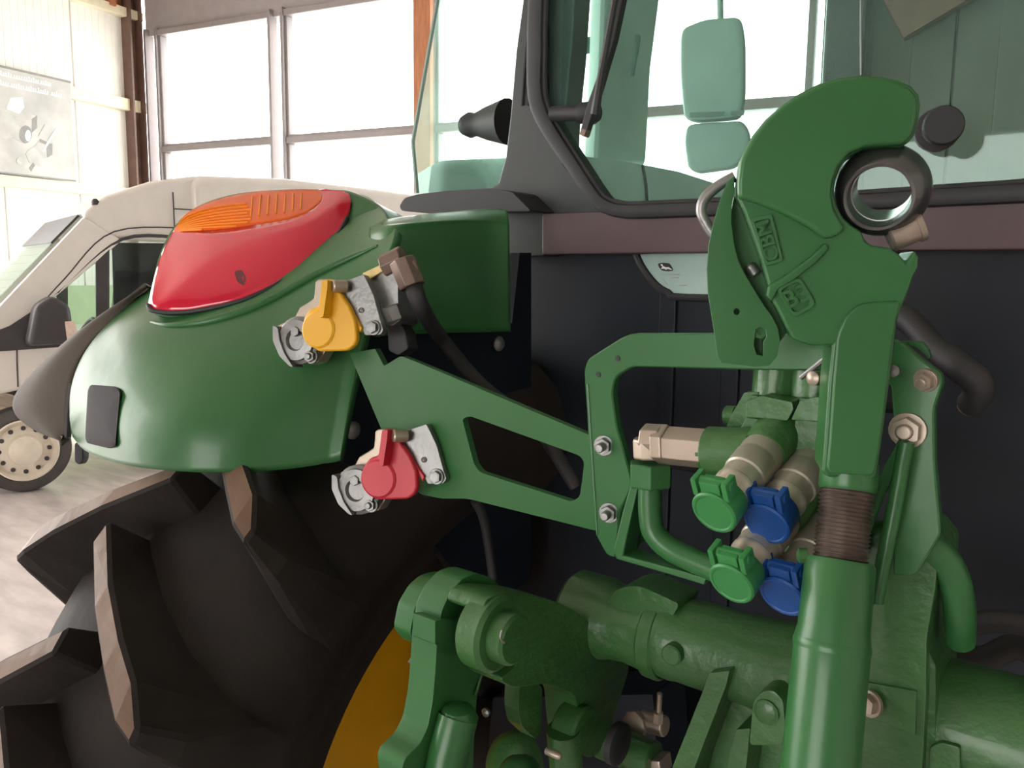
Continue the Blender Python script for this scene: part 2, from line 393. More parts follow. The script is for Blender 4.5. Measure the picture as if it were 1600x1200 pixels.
bpoly('printed_shape', [(54, 228), (63, 217), (82, 224), (82, 242), (70, 248), (62, 260), (46, 254), (40, 240), (46, 233)], .1128, PMID)
bpoly('printed_shape', [(72, 224), (82, 224), (82, 242), (74, 246)], .1146, PDARK)
bpoly('printed_shape', [(63, 217), (73, 222), (72, 226), (62, 222)], .1146, PDARK)
bpoly('printed_shape', circ(31, 251, 5, 14, 6), .1140, PMID)
bpoly('printed_shape', [(46, 263), (49, 268), (55, 258), (52, 254)], .1146, PDARK)
bpoly('printed_shape', [(66, 236), (76, 218), (88, 200), (92, 201), (79, 220), (68, 238)], .1152, PWHITE)
bpoly('printed_shape', [(60, 212), (70, 194), (72, 196), (62, 213)], .1152, PMID)

# ------------------------------------------------------------------ the van
vr = V3(math.cos(math.radians(75)), math.sin(math.radians(75)), 0)      # towards the tail
vn = V3(vr[1], -vr[0], 0)                                               # out of the visible side
W0 = onZ(40, 705, .345)
VO = W0 - vr*1.0 - vn*.02; VO[2] = 0
van = empty('van', VO - vn*1.0 + vr*2.7, label='white delivery van with steel wheels parked by the cream wall', cat='van')
def vp(s, t, z): return VO + vr*s + vn*t + ZA*z
VW = 2.0
def vprism(prof, t0, t1): return prism([vp(s, t0, z) for s, z in prof], vn*(t1-t0))
low = [(.0, .42), (.0, .80), (.10, 1.02), (.30, 1.10), (.72, 1.19), (2.42, 1.24), (2.42, .36), (1.52, .36), (1.46, .56), (1.34, .72), (1.17, .80), (1.0, .83), (.83, .80), (.66, .72), (.54, .56), (.48, .36), (.1, .34)]
mk('lower_body', *vprism(low, -VW, 0), WHITE, van, bevel=.05, seg=3)
cargo = [(2.36, .36), (2.36, 2.56), (2.46, 2.60), (3.2, 2.63), (5.2, 2.57), (5.45, 2.2), (5.5, .40), (4.9, .36), (4.84, .56), (4.7, .74), (4.5, .82), (4.3, .84), (4.1, .82), (3.9, .74), (3.76, .56), (3.7, .36)]
mk('cargo_body', *vprism(cargo, -VW, 0), WHITE, van, bevel=.08, seg=3)
roof = [(1.66, 2.02), (1.50, 2.22), (1.70, 2.38), (2.05, 2.52), (2.40, 2.59), (2.60, 2.60), (2.60, 2.02)]
mk('roof_cap', *vprism(roof, -VW+.04, -.04), WHITE, van, bevel=.05, seg=3)
for t in (-.05, -VW+.05):
    ap = [vp(.56, t, 1.12), vp(.82, t, 1.15), vp(1.80, t-.03*np.sign(t+1), 2.02), vp(1.52, t-.03*np.sign(t+1), 2.20)]
    mk('a_pillar', *prism(ap, vn*.06*(1 if t > -1 else -1)), WHITE, van, bevel=.02)
    bp_ = [vp(1.56, t, 1.2), vp(1.66, t, 1.2), vp(1.70, t, 2.03), vp(1.60, t, 2.03)]
    mk('quarter_post', *prism(bp_, vn*.03*(1 if t > -1 else -1)), VBLK, van)
mk('windscreen', *prism([vp(.56, -.1, 1.16), vp(.56, -VW+.1, 1.16), vp(1.52, -VW+.12, 2.22), vp(1.52, -.12, 2.22)], nrm(V3(*(-vr*.7+ZA*.7)))*.012), VGLASS, van, smooth=False)
mk('sun_band', *prism([vp(1.30, -.14, 1.98), vp(1.30, -VW+.14, 1.98), vp(1.51, -VW+.14, 2.21), vp(1.51, -.14, 2.21)], nrm(V3(*(-vr*.7+ZA*.7)))*.016), VBLK, van, smooth=False)
mk('door_glass', *prism([vp(.86, -.03, 1.2), vp(2.36, -.03, 1.22), vp(2.36, -.05, 2.01), vp(1.78, -.05, 2.0)], vn*.008), VGLASS, van, smooth=False)
mk('door_glass', *prism([vp(.86, -VW+.03, 1.2), vp(2.36, -VW+.03, 1.22), vp(2.36, -VW+.05, 2.01), vp(1.78, -VW+.05, 2.0)], vn*.008), VGLASS, van, smooth=False)
mk('rear_door_glass', *prism([vp(1.70, -.022, 1.22), vp(2.36, -.022, 1.22), vp(2.36, -.042, 2.01), vp(1.72, -.042, 2.0)], vn*.008), DGLASS, van, smooth=False)
mk('window_seal', *tube([vp(.84, -.01, 1.19), vp(1.3, -.02, 1.6), vp(1.80, -.03, 2.03), vp(2.36, -.03, 2.05)], .014, 8, 6), VBLK, van)
mk('door_seam', *tube([vp(.98, .0, .86), vp(.99, .002, 1.16), vp(1.02, .0, 1.30), vp(1.35, -.01, 1.70), vp(1.74, -.02, 2.09), vp(2.4, -.02, 2.14)], .006, 6, 6), VBLK, van)
mk('roof_seam', *tube([vp(2.22, -.03, 2.05), vp(2.22, -.035, 2.44)], .005, 6, 0), VBLK, van)
mk('roof_seam', *tube([vp(2.22, -.03, 2.30), vp(2.6, -.03, 2.30)], .005, 6, 0), VBLK, van)
mk('mirror_triangle', *prism([vp(.45, .004, 1.13), vp(1.30, .004, 1.16), vp(1.18, .004, 1.50), vp(.95, .004, 1.34)], vn*.012), VBLK, van, bevel=.004)
mir = mk('door_mirror', *prism([vp(1.03, .05, 1.20), vp(1.36, .05, 1.20), vp(1.34, .05, 1.50), vp(1.22, .05, 1.58), vp(1.10, .05, 1.50)], vn*.22), VBLK, van, bevel=.045, seg=3)
mk('mirror_arm', *box(vp(1.15, .04, 1.22), (vr, vn, ZA), (.2, .14, .07)), VBLK, van, bevel=.02)
mk('indicator', *prism([vp(1.30, .274, 1.22), vp(1.385, .272, 1.22), vp(1.36, .272, 1.38), vp(1.29, .274, 1.38)], vn*.02), INDIC, mir, bevel=.008)
sw = [vp(1.55, -.55, 1.18)+.19*(math.cos(2*math.pi*k/20)*vn+math.sin(2*math.pi*k/20)*nrm(vr*.55+ZA)) for k in range(21)]
mk('steering_wheel', *join(tube(sw, .02, 8, 2), tube([vp(1.5, -.55, 1.15), vp(1.3, -.55, 1.0)], .04, 10, 0)), VBLK, van)
mk('dashboard', *vprism([(.78, 1.0), (.8, 1.17), (1.15, 1.2), (1.3, 1.0)], -VW+.12, -.12), VBLK, van, bevel=.03)
mk('seat_back', *vprism([(1.95, .9), (2.1, .9), (2.2, 1.75), (2.08, 1.78)], -.75, -.28), VBLK, van, bevel=.05)
mk('seat_back', *vprism([(1.95, .9), (2.1, .9), (2.2, 1.75), (2.08, 1.78)], -1.75, -1.05), VBLK, van, bevel=.05)
mk('cowl_sensor', *lathe(vp(1.62, -.08, 2.30), ZA, [(0, .03), (.03, .03), (.05, .015)], 10), VBLK, van)
mk('roof_antenna', *tube([vp(2.05, -.9, 2.36), vp(2.24, -.9, 2.56)], .008, 6, 0), VBLK, van)
mk('headlight', *prism([vp(-.012, -.08, .78), vp(-.012, -.5, .78), vp(.06, -.5, 1.0), vp(.06, -.08, 1.0)], -vr*.02), INDIC, van, bevel=.008)
for s_, t_ in ((1.0, -.02), (4.3, -.02), (1.0, -VW+.22), (4.3, -VW+.22)):
    c = vp(s_, t_, .345)
    wh = empty('wheel', c, van)
    mk('tyre', *lathe(c-vn*.2, vn, [(.0, .20), (.0, .30), (.03, .335), (.06, .345), (.15, .345), (.185, .335), (.21, .30), (.215, .255), (.19, .238), (.05, .20)], 48, closed=True), VTYRE, wh)
    rim = mk('rim', *lathe(c-vn*.2, vn, [(.12, .0), (.13, .238), (.215, .247), (.22, .235), (.185, .222), (.165, .20), (.185, .15), (.19, .125), (.235, .115), (.245, .095), (.248, .0)], 48), RIMM, wh)
    if t_ > -.5:
        for q in range(12):
            a = 2*math.pi*q/12; pc = c+vn*(-.022)+(vr*math.cos(a)+ZA*math.sin(a))*.176
            mk('hand_hole', *lathe(pc, vn, [(0, .018), (.007, .018), (.0085, .014)], 12), VBLK, wh)

# ================================================================== the tractor
TR = empty('tractor', (0, 1.15, 0), label='green tractor seen from its rear hitch with red and amber tail light', cat='tractor')

# ------------------------------------------------------------------ rear wheel
AXC = V3(0, 1.14, .865); RT = .800; XI, XO = -.645, -1.11; XM = (XI+XO)/2
wheel = empty('rear_wheel', V3(XM, AXC[1], AXC[2]), TR)
A0 = V3(XI, AXC[1], AXC[2])
TWD = XI-XO
tp = [(.088, .465), (.080, .500), (.055, .535), (.022, .580), (.0, .63), (.006, .68), (.028, .735), (.075, .775), (.15, .795), (TWD/2, RT), (TWD-.15, .795), (TWD-.075, .775), (TWD-.028, .735), (TWD-.006, .68), (TWD, .63), (TWD-.022, .58), (TWD-.055, .535), (TWD-.08, .50), (TWD-.088, .465)]
tyre = mk('tyre', *lathe(A0, -XA, tp+[(TWD-.1, .455), (.1, .455)], 96, closed=True), TYRE, wheel, ang=60)
rp = [(.03, .475), (.028, .485), (.045, .487), (.05, .472), (.07, .458), (.11, .445), (.135, .415), (.15, .33), (.158, .20), (.16, .10), (.18, .10), (.178, .20), (.17, .33), (.16, .43), (.10, .462), (.06, .472)]
mk('rim', *lathe(A0-XA*.057, -XA, rp, 96, closed=True), YPAINT, wheel, ang=50)
# chevron lugs: a bar from the middle of the tread to the shoulder, bent
def lugmesh(side):
    #        x      angle  half   R top  half base  R base
    nodes = [(-.03, -.03, .017, .866, .030, .780), (.065, .05, .018, .868, .036, .785), (.138, .108, .020, .864, .042, .775),
             (.190, .150, .023, .857, .050, .750), (.219, .182, .010, .846, .055, .715), (.234, .190, .018, .790, .055, .690), (.237, .196, .024, .705, .050, .640)]
    V = []
    for x, a, ht, t, hb, b in nodes:
        for dd, R, h in ((-1, b, hb), (-1, t, ht), (1, t, ht), (1, b, hb)):
            aa = -a+dd*h/.85; V.append((x*side, -math.cos(aa)*R, math.sin(aa)*R))
    m_ = len(nodes); Fc = [(0, 1, 2, 3), tuple(4*(m_-1)+k for k in (3, 2, 1, 0))]
    for i in range(m_-1):
        for k in range(4): Fc.append((i*4+k, i*4+(k+1) % 4, i*4+4+(k+1) % 4, i*4+4+k))
    me = bpy.data.meshes.new('lug'); me.from_pydata([V_ for V_ in V], [], Fc)
    bm = bmesh.new(); bm.from_mesh(me); bmesh.ops.recalc_face_normals(bm, faces=bm.faces)
    bmesh.ops.bevel(bm, geom=[e for e in bm.edges if e.calc_face_angle(0) > .5], offset=.004, segments=1, affect='EDGES', clamp_overlap=True)
    bm.to_mesh(me); bm.free()
    me.materials.append(TYRE); me.materials.append(LUGTOP)
    for p in me.polygons:
        c = p.center; R = math.hypot(c.y, c.z); n = p.normal
        if (n.y*c.y+n.z*c.z)/R > .9 and abs(c.x) < .215: p.material_index = 1  # outward tread faces take the painted warm light
    return me
LUGPH = .146; NL = 22
for side in (1, -1):
    me = lugmesh(side)
    for q in range(NL):
        up = LUGPH + 2*math.pi*(q+(.46 if side < 0 else 0))/NL
        if math.radians(64) < up < math.radians(150): continue          # wholly under the fender
        o = bpy.data.objects.new('lug', me); COL.objects.link(o); o.parent = wheel
        o.rotation_euler = (-up, 0, 0)
mk('wheel_hub', *lathe(V3(-.40, AXC[1], AXC[2]), -XA, [(0, .085), (.25, .085), (.3, .11), (.45, .11), (.46, .09)], 32), SEAL, wheel)

# ------------------------------------------------------------------ fender shell
def fcurve(pts): return [onX(x, y, X) for x, y, X in pts]
c0 = fcurve([(108, 648, -1.13), (110, 610, -1.13), (122, 570, -1.13), (145, 532, -1.13), (182, 493, -1.13), (232, 452, -1.12), (300, 395, -1.08), (400, 340, -1.0), (500, 306, -.93), (560, 303, -.88), (594, 322, -.80), (608, 350, -.72)])
c1 = fcurve([(109, 656, -1.12), (116, 622, -1.11), (136, 588, -1.08), (168, 556, -1.05), (208, 526, -1.01), (256, 506, -.97), (330, 494, -.90), (420, 462, -.84), (500, 424, -.78), (556, 394, -.74), (594, 376, -.70), (618, 364, -.665)])
c2 = fcurve([(110, 664, -1.12), (122, 645, -1.09), (150, 625, -1.03), (190, 605, -.97), (240, 590, -.91), (300, 578, -.85), (370, 566, -.795), (440, 546, -.75), (500, 516, -.715), (545, 484, -.69), (575, 455, -.675), (598, 425, -.66)])
c3 = fcurve([(111, 672, -1.12), (124, 668, -1.09), (154, 670, -1.01), (196, 668, -.93), (248, 664, -.86), (308, 658, -.80), (372, 652, -.755), (436, 640, -.72), (490, 622, -.695), (526, 606, -.68), (545, 592, -.668), (556, 578, -.66)])
c4 = fcurve([(113, 682, -1.12), (130, 702, -1.08), (160, 716, -1.00), (200, 727, -.915), (250, 734, -.845), (310, 738, -.785), (370, 738, -.745), (430, 735, -.715), (480, 729, -.69), (508, 724, -.675), (522, 721, -.665), (531, 719, -.658)])
rows = [crom(c, 5) for c in (c0, c1, c2, c3, c4)]
cols = list(zip(*rows)); surf = [crom(list(c), 6) for c in cols]
fv, ff = grid(surf)
fen = mk('fender', fv, ff, GREEN, TR, ang=60, solid=.012)
bvh = BVHTree.FromPolygons([Vector(v) for v in fv], ff)
def hit(x, y, off=.0, bv=None):
    d = Vector(ray(x, y)).normalized(); r = (bv or bvh).ray_cast(Vector(CAM), d)
    return np.array(r[0])-np.array(d)*off if r[0] is not None else None
def onshell(pts, t_out, t_in, name, m, parent, r=6, bevel=.002, label=None, bv=None):
    q = [np.array(p) for p in fil(pts, r)]; c = sum(q)/len(q); n = len(q); V = []; Fc = []
    for j, (t, off) in enumerate(((1, -t_in), (1, t_out*.7), (.95, t_out), (.75, t_out), (.5, t_out), (.25, t_out))):
        V += [hit(*(c+(p-c)*t), off, bv) for p in q]
        if j: Fc += [((j-1)*n+i, (j-1)*n+(i+1) % n, j*n+(i+1) % n, j*n+i) for i in range(n)]
    V.append(hit(*c, t_out, bv)); Fc += [(5*n+i, 5*n+(i+1) % n, 6*n) for i in range(n)]
    return mk(name, V, Fc, m, parent, label)
onshell([(141, 601), (183, 604), (189, 612), (181, 698), (172, 701), (135, 692), (133, 682), (137, 610)], .010, .004, 'marker_pad', DGREY, fen, 7, .003, 'charcoal rectangular pad')
# shoulder of the fender running forwards to the cab
sh = [fcurve([(578, 345, -.80), (608, 342, -.74), (640, 337, -.72), (700, 331, -.72), (758, 326, -.72), (792, 328, -.68)]),
      fcurve([(578, 352, -.77), (610, 350, -.70), (660, 345, -.675), (720, 341, -.672), (765, 341, -.670), (795, 345, -.655)]),
      fcurve([(576, 368, -.74), (612, 363, -.68), (660, 360, -.665), (720, 358, -.662), (765, 360, -.660), (796, 366, -.648)]),
      fcurve([(570, 450, -.72), (606, 450, -.675), (655, 450, -.662), (715, 450, -.660), (762, 452, -.658), (797, 455, -.646)]),
      fcurve([(556, 524, -.71), (590, 524, -.67), (650, 522, -.66), (712, 520, -.658), (760, 519, -.656), (798, 518, -.645)])]
rows = [crom(c, 5) for c in sh]; surf = [crom(list(c), 5) for c in zip(*rows)]
mk('fender_shoulder', *grid(surf), GREEN, TR, ang=60, solid=.012)
# grey plastic widening on the outer rim of the fender
e0 = fcurve([(236, 447, -1.13), (180, 478, -1.17), (122, 517, -1.23), (72, 560, -1.28), (36, 598, -1.32), (20, 626, -1.34), (24, 648, -1.33), (44, 666, -1.29), (74, 682, -1.22), (104, 688, -1.15)])
e1 = fcurve([(238, 450, -1.12), (200, 479, -1.13), (160, 515, -1.14), (128, 553, -1.15), (113, 590, -1.16), (108, 622, -1.16), (107, 645, -1.16), (107, 662, -1.15), (107, 676, -1.14), (108, 688, -1.135)])
em = [(a+b)/2+CF*-.022 for a, b in zip(e0, e1)]
rows = [crom(c, 4) for c in (e0, em, e1)]
mk('fender_widening', *grid([crom(list(c), 5) for c in zip(*rows)]), GREYP, TR, ang=70, solid=.008)
mk('widening_edge_strip', *tube(fcurve([(113, 600, -1.137), (108, 640, -1.137), (107, 665, -1.135), (106, 684, -1.13)]), .005, 8), SEAL, TR)
tabp = at(122, 706, 1.33)
mk('rubber_tab', *ppx([(116, 690), (129, 694), (130, 718), (124, 727), (116, 722)], (tabp, -CF), .02, r=6), SEAL, TR, bevel=.003)

# ------------------------------------------------------------------ tail light
tl = empty('tail_light', at(390, 430, 1.30), TR)
LP0 = at(240, 470, 1.24); LP1 = at(540, 310, 1.31); LP2 = at(300, 330, 1.36)
LN = nrm(np.cross(LP1-LP0, LP2-LP0));  LN = LN if np.dot(LN, CAM-LP0) > 0 else -LN
outl = [(270, 362), (255, 390), (243, 425), (235, 458), (232, 480), (245, 487), (280, 489), (330, 482), (380, 469), (430, 446), (480, 416), (518, 381), (540, 346), (548, 318), (544, 301), (520, 297), (497, 297)]
topl = [(270, 362), (290, 335), (320, 318), (360, 306), (400, 299), (430, 297), (470, 296), (497, 297)]
bnd = [(270, 362), (300, 361), (345, 358), (400, 351), (450, 343), (480, 332), (498, 319), (504, 306), (497, 297)]
O_c = np.array(crom([np.array(p, float) for p in outl], 5)); T_c = np.array(crom([np.array(p, float) for p in topl], 5)); B_c = np.array(crom([np.array(p, float) for p in bnd], 5))
LOOP = np.vstack([O_c, T_c[::-1]])
def lpt(x, y, extra=0.):
    d = np.min(np.hypot(LOOP[:, 0]-x, LOOP[:, 1]-y)); k = min(1, d/105.)
    h = .050*(1-(1-k)**2.2)
    p = onp(x, y, LP0, LN); return p - nrm(ray(x, y))*(h+extra)
def band(c_a, c_b, n, m_, extra=0.):
    a = resample(list(c_a), n); b = resample(list(c_b), n)
    return grid([[lpt(*(p*(1-t)+q*t), extra) for p, q in zip(a, b)] for t in np.linspace(0, 1, m_)])
mk('red_lens', *band(O_c, B_c, 60, 16), REDL, tl, 'glossy red lens', ang=60, solid=.004)
amb = mk('amber_lens', *band(T_c, B_c, 60, 12), AMB, tl, 'amber indicator lens', ang=60, solid=.004)
for q in range(9):                                              # moulded ridges of the amber lens
    t = .08+.1*q; a = resample(list(T_c), 40); b = resample(list(B_c), 40)
    path = []
    for j in range(2, 21-q//3):
        s_ = j/40.; tt = min(.97, t+.035*j*.35)
        if tt >= .97: break
        p = a[j]*(1-tt)+b[j]*tt; path.append(lpt(p[0], p[1], .001))
    if len(path) > 3: mk('lens_ridge', *tube(path, .0016, 6, 2), AMBR, amb)
for q in range(7):
    s0 = 20+q*2; a = resample(list(T_c), 40); b = resample(list(B_c), 40); path = []
    for j in range(7):
        tt = .15+.1*j; p = a[min(38, s0+3)-0]*(1-tt)+b[max(0, s0-2)]*tt; path.append(lpt(p[0], p[1], .001))
    mk('lens_ridge', *tube(path, .0014, 6, 2), AMBR, amb)
def lpoly(name, px, m, parent, off=.001, r=4, thick=.003):
    q = fil(px, r); fr = [lpt(x, y, off) for x, y in q]; bk = [p+nrm(p-CAM)*thick for p in fr]; n = len(fr)
    return mk(name, fr+bk, [tuple(range(n)), tuple(range(2*n-1, n-1, -1))]+[(i, i+n, (i+1) % n+n, (i+1) % n) for i in range(n)], m, parent)
lpoly('bulb_holder', [(366, 424), (378, 421), (385, 434), (381, 447), (370, 440)], DARKR, tl, .0006)
# dark gasket round the lens and the green pod behind it
loop3 = [lpt(x, y, .002) for x, y in LOOP]
mk('lens_gasket', *tube(loop3[19:62:3], .0035, 8, 2), SEAL, tl)
podo = [(545, 297), (520, 294), (470, 293), (400, 296), (355, 303), (315, 316), (285, 335), (262, 362), (246, 395), (236, 430), (228, 475), (240, 492), (285, 497), (335, 490), (390, 476), (440, 452), (490, 424), (535, 402), (575, 385), (604, 368), (608, 350), (600, 332), (580, 312)]
q = crom([np.array(p, float) for p in podo], 3, True)
fr = [onp(x, y, LP0, LN)+nrm(ray(x, y))*.006 for x, y in q]
mk('light_pod', *prism(fr, V3(.0, .16, -.05)), GREEN, tl, bevel=.008, seg=3)

crease = [hit(x, y, .0) for x, y in ((236, 503), (262, 508), (300, 506), (335, 500), (385, 485), (435, 462), (485, 434), (530, 412), (565, 396), (590, 384))]
crease = [p for p in crease if p is not None]
mk('fender_crease', *tube(crease, [.002, .006, .007, .007, .006, .002], 12), GREEN, fen)

# ------------------------------------------------------------------ dark inner liner, bulkhead, cab rear
lin = mk('inner_liner', *ppx([(524, 715), (548, 590), (566, 520), (640, 515), (800, 505), (812, 395), (830, 395), (830, 900), (760, 960), (640, 800), (560, 735)], PX(-.676), .02, away=(-.02, 0, 0)), BLACK, TR)
for x, y in ((550, 672), (778, 537)):
    mk('liner_screw', *lathe(onX(x, y, -.674), XA, [(0, .0125), (.003, .0125), (.008, .008), (.009, .003)], 16), ZINC, TR)
BY = 1.22
bw = [(992, 392), (1004, 418), (1024, 444), (1045, 458), (1075, 465), (1330, 466), (1330, 385)]
mk('cab_bulkhead', *prism([V3(-.92, BY, .75), V3(.95, BY, .75), V3(.95, BY, 1.86), V3(-.92, BY, 1.86)], V3(0, .05, 0)), BLACK, TR)
for xx in (-.47, -.36, .1, .32):
    mk('bulkhead_rib', *prism([V3(xx, BY, .9), V3(xx+.03, BY, .9), V3(xx+.03, BY, 1.80), V3(xx, BY, 1.80)], V3(0, -.008, 0)), BLACK, TR, bevel=.003)
lwin = empty('lower_window', onY(1080, 440, BY), TR)
mk('window_pane', *ppx(bw, PY(BY-.010), .008, r=8), MILK, lwin, 'pale tinted lower window pane', bevel=.001)
edge = [onY(x, y, BY-.011) for x, y in bw[:6]]
mk('window_seal', *tube(edge, .006, 8, 4), SEAL, lwin)
DY = PY(BY-.0105)
em_ = [(1028, 412), (1036, 410.5), (1046, 411.5), (1051, 419), (1052, 423), (1044, 424), (1035, 423), (1030, 418)]
mk('emblem', *ppx(em_, DY, .0006, away=(0, -.0006, 0), r=2), INK, lwin, 'small dark shield emblem with a leaping deer')
deer = [(1032, 413), (1035, 412.5), (1036, 415.5), (1040, 417.5), (1045, 417.5), (1051, 421.5), (1048, 421.5), (1043, 420), (1041, 421.5), (1038, 420), (1034, 420), (1033, 419), (1035.5, 417.5), (1033, 414.5)]
mk('emblem_deer', *ppx(deer, PY(BY-.0112), .0006, away=(0, -.0006, 0)), PWHITE, lwin, smooth=False)
for a, b in (((1031, 428.4), (1062, 429.0)), ((1048, 434), (1060, 434)), ((1061, 445.8), (1073, 446.0)), ((1036, 437), (1043, 445))):
    mk('glass_marking', *tube([onY(*a, BY-.0110), onY(*b, BY-.0110)], .0006, 6, 0), PMID, lwin)
# maroon lit cross band above the bulkhead and the frame below the rear window
def yb(px, Y, th, m, name, r=0, bevel=.004): return mk(name, *ppx(px, PY(Y), th, away=(0, th, 0), r=r), m, TR, bevel=bevel)
zb0 = onY(1300, 391, 1.17)[2]; zb1 = onY(1300, 314, 1.17)[2]
cb_ = [onY(846, 334, 1.17), V3(.95, 1.17, zb1), V3(.95, 1.17, zb0), onY(1240, 393, 1.17), onY(846, 398, 1.17)]
mk('cross_band', *prism(cb_, V3(0, .06, 0)), BAND, TR, bevel=.004)
yb([(788, 328), (850, 330), (850, 400), (792, 402)], 1.175, .06, PILLAR, 'pillar_foot')
CY = 1.16
# rear window frame: left post, rounded corner and lower bar
fo = [(840, -420), (822, 0), (820, 70), (820, 130), (826, 172), (846, 212), (880, 262), (915, 312), (934, 330), (965, 340), (1020, 341), (1300, 330), (1700, 312)]
fi = [(862, -420), (846, 0), (845, 70), (844, 130), (850, 165), (868, 200), (898, 247), (930, 296), (944, 310), (970, 318), (1020, 317), (1300, 304), (1700, 276)]
ro = crom([onY(x, y, CY) for x, y in fo], 4); ri = crom([onY(x, y, CY) for x, y in fi], 4)
ZT = max(ro[0][2], 2.75)
for L_, xx, dz in ((ro, .86, 0), (ri, .83, 0)): L_ += [V3(xx-.03, CY, L_[-1][2]), V3(xx, CY, L_[-1][2]+.03), V3(xx, CY, ZT)]
n = len(ro)
Vf = ro+ri+[p+V3(0, .05, 0) for p in ro]+[p+V3(0, .05, 0) for p in ri]
Ff = []
for i in range(n-1): Ff += [(i, i+1, n+i+1, n+i), (2*n+i, 3*n+i, 3*n+i+1, 2*n+i+1), (i, 2*n+i, 2*n+i+1, i+1), (n+i, n+i+1, 3*n+i+1, 3*n+i)]
Ff += [(0, n, 3*n, 2*n), (n-1, 3*n-1, 4*n-1, 2*n-1)]
rw = empty('rear_window', onY(1200, 200, CY+.05), TR)
mk('window_frame', Vf, Ff, SEAL, rw, bevel=.008)
gl = [p+V3(0, .02, 0) for p in ri]
mk('window_pane', *prism(gl, V3(0, .006, 0)), GLASS, rw, 'tinted rear window pane', smooth=False)
mk('seal_lip', *tube([p+V3(0, .012, 0) for p in ri[::2]], .005, 8, 2), HOSE, rw)
# C pillar of the cab
yb([(838, -420), (816, 0), (805, 80), (797, 175), (789, 245), (778, 285), (760, 300), (700, 312), (640, 322), (640, 330), (760, 330), (850, 345), (960, 345), (880, 255), (884, 170), (892, 90), (925, -420)], 1.20, .05, PILLAR, 'cab_pillar', bevel=.01)
for xx in (0, 9):
    mk('pillar_trim', *tube([onY(829+xx, -420, 1.198), onY(829+xx, -10, 1.198), onY(822+xx, 80, 1.198), onY(816+xx, 165, 1.198)], .0025, 6, 4), DGREY, TR)
yb([(624, 322), (632, 309), (655, 303), (700, 298), (768, 294), (800, 300), (830, 330), (760, 331), (700, 329), (640, 331), (627, 329)], 1.13, .14, SEAL, 'fender_seal', r=5, bevel=.01)
# hinge stub of the side window
mk('side_hinge', *join(lathe(onY(730, 196, 1.235), nrm(onY(800, 190, 1.235)-onY(730, 196, 1.235)), [(-.012, .006), (-.008, .018), (.008, .024), (.022, .021), (.05, .030), (.10, .042)], 20)), SEAL, TR)
# side glass
sg = [onX(745, -420, -.97), onX(684, 0, -.97), onX(645, 222, -.97), onX(652, 302, -.97), onX(800, 296, -.97), onX(845, -420, -.97)]
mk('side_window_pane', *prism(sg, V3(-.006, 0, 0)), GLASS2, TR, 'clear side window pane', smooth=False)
mk('side_window_edge', *tube(sg[:4], .004, 6, 0), TEAL, TR)
mk('cab_roof', *prism([V3(-.92, 1.02, 2.74), V3(.92, 1.02, 2.74), V3(.92, 2.75, 2.74), V3(-.92, 2.75, 2.74)], V3(0, 0, .20)), GREEN, TR, bevel=.06, seg=3)
mk('cab_pillar', *prism([V3(.80, 1.20, 1.84), V3(.90, 1.20, 1.84), V3(.88, 1.20, 2.76), V3(.80, 1.20, 2.76)], V3(0, .06, 0)), PILLAR, TR, bevel=.01)
# things inside the cab seen through the glass
mk('side_console', *ppx([(674, 257), (695, 250), (800, 246), (800, 312), (668, 312)], PX(-1.0), .12, away=(-.14, .1, 0), r=6), TEAL, TR, bevel=.01)
bp0 = [onX(x, y, -.80) for x, y in ((965, -420), (942, 0), (938, 110), (930, 265), (1012, 262), (1020, 110), (1034, 0), (1065, -420))]
mk('door_pillar', *prism(bp0, V3(-.05, .02, 0)), CABP, TR, bevel=.02, seg=3)
mk('grab_handle', *tube([onX(996, 58, -.775), onX(994, 75, -.765), onX(990, 95, -.765), onX(986, 118, -.775)], .007, 8, 4), TEAL, TR)
mk('pillar_bracket', *ppx([(909, 58), (938, 56), (936, 82), (912, 84)], PX(-.86), .03, away=(-.03, 0, 0), r=3), TEAL, TR, bevel=.003)
ic = [(900, 232), (908, 244), (960, 250), (1008, 258), (1060, 268), (1110, 284), (1150, 296), (1150, 330), (950, 345)]
mk('cab_side_sill', *ppx(ic, PX(-.72), .1, away=(-.06, .02, 0), r=4), CABP, TR, bevel=.006)
mk('sill_seam', *tube([onX(1004, 258, -.717), onX(1009, 285, -.717), onX(1011, 315, -.717)], .003, 6, 4), SEAL, TR)
mm = empty('exterior_mirror', at(1115, 150, 3.0), TR)
def mpan(px, d, th): 
    p0 = at(1115, 150, d); n = nrm(V3(.35, -1, 0)); return ppx(px, (p0, n), th, r=14)
mk('main_mirror', *mpan([(1066, 42), (1100, 28), (1158, 24), (1164, 60), (1164, 150), (1158, 184), (1090, 190), (1068, 184), (1062, 120), (1062, 60)], 3.0, .07), MIRR, mm, bevel=.02)
mk('wide_mirror', *mpan([(1072, 193), (1160, 187), (1172, 205), (1172, 235), (1150, 262), (1090, 270), (1074, 262), (1068, 220)], 3.0, .07), MIRR, mm, bevel=.02)
mk('mirror_arm', *tube([at(1124, -260, 3.02), at(1125, 0, 3.02), at(1126, 40, 3.03)], .012, 10, 0), MIRR, mm)
for a, b in (((1078, 180), (1132, 178)), ((1142, 178), (1163, 176))):
    mk('mirror_clip', *box((at(*a, 2.97)+at(*b, 2.97))/2, (nrm(at(*b, 2.97)-at(*a, 2.97)), nrm(V3(.35, -1, 0)), ZA), (np.linalg.norm(at(*b, 2.97)-at(*a, 2.97)), .01, .016)), TEAL, mm)
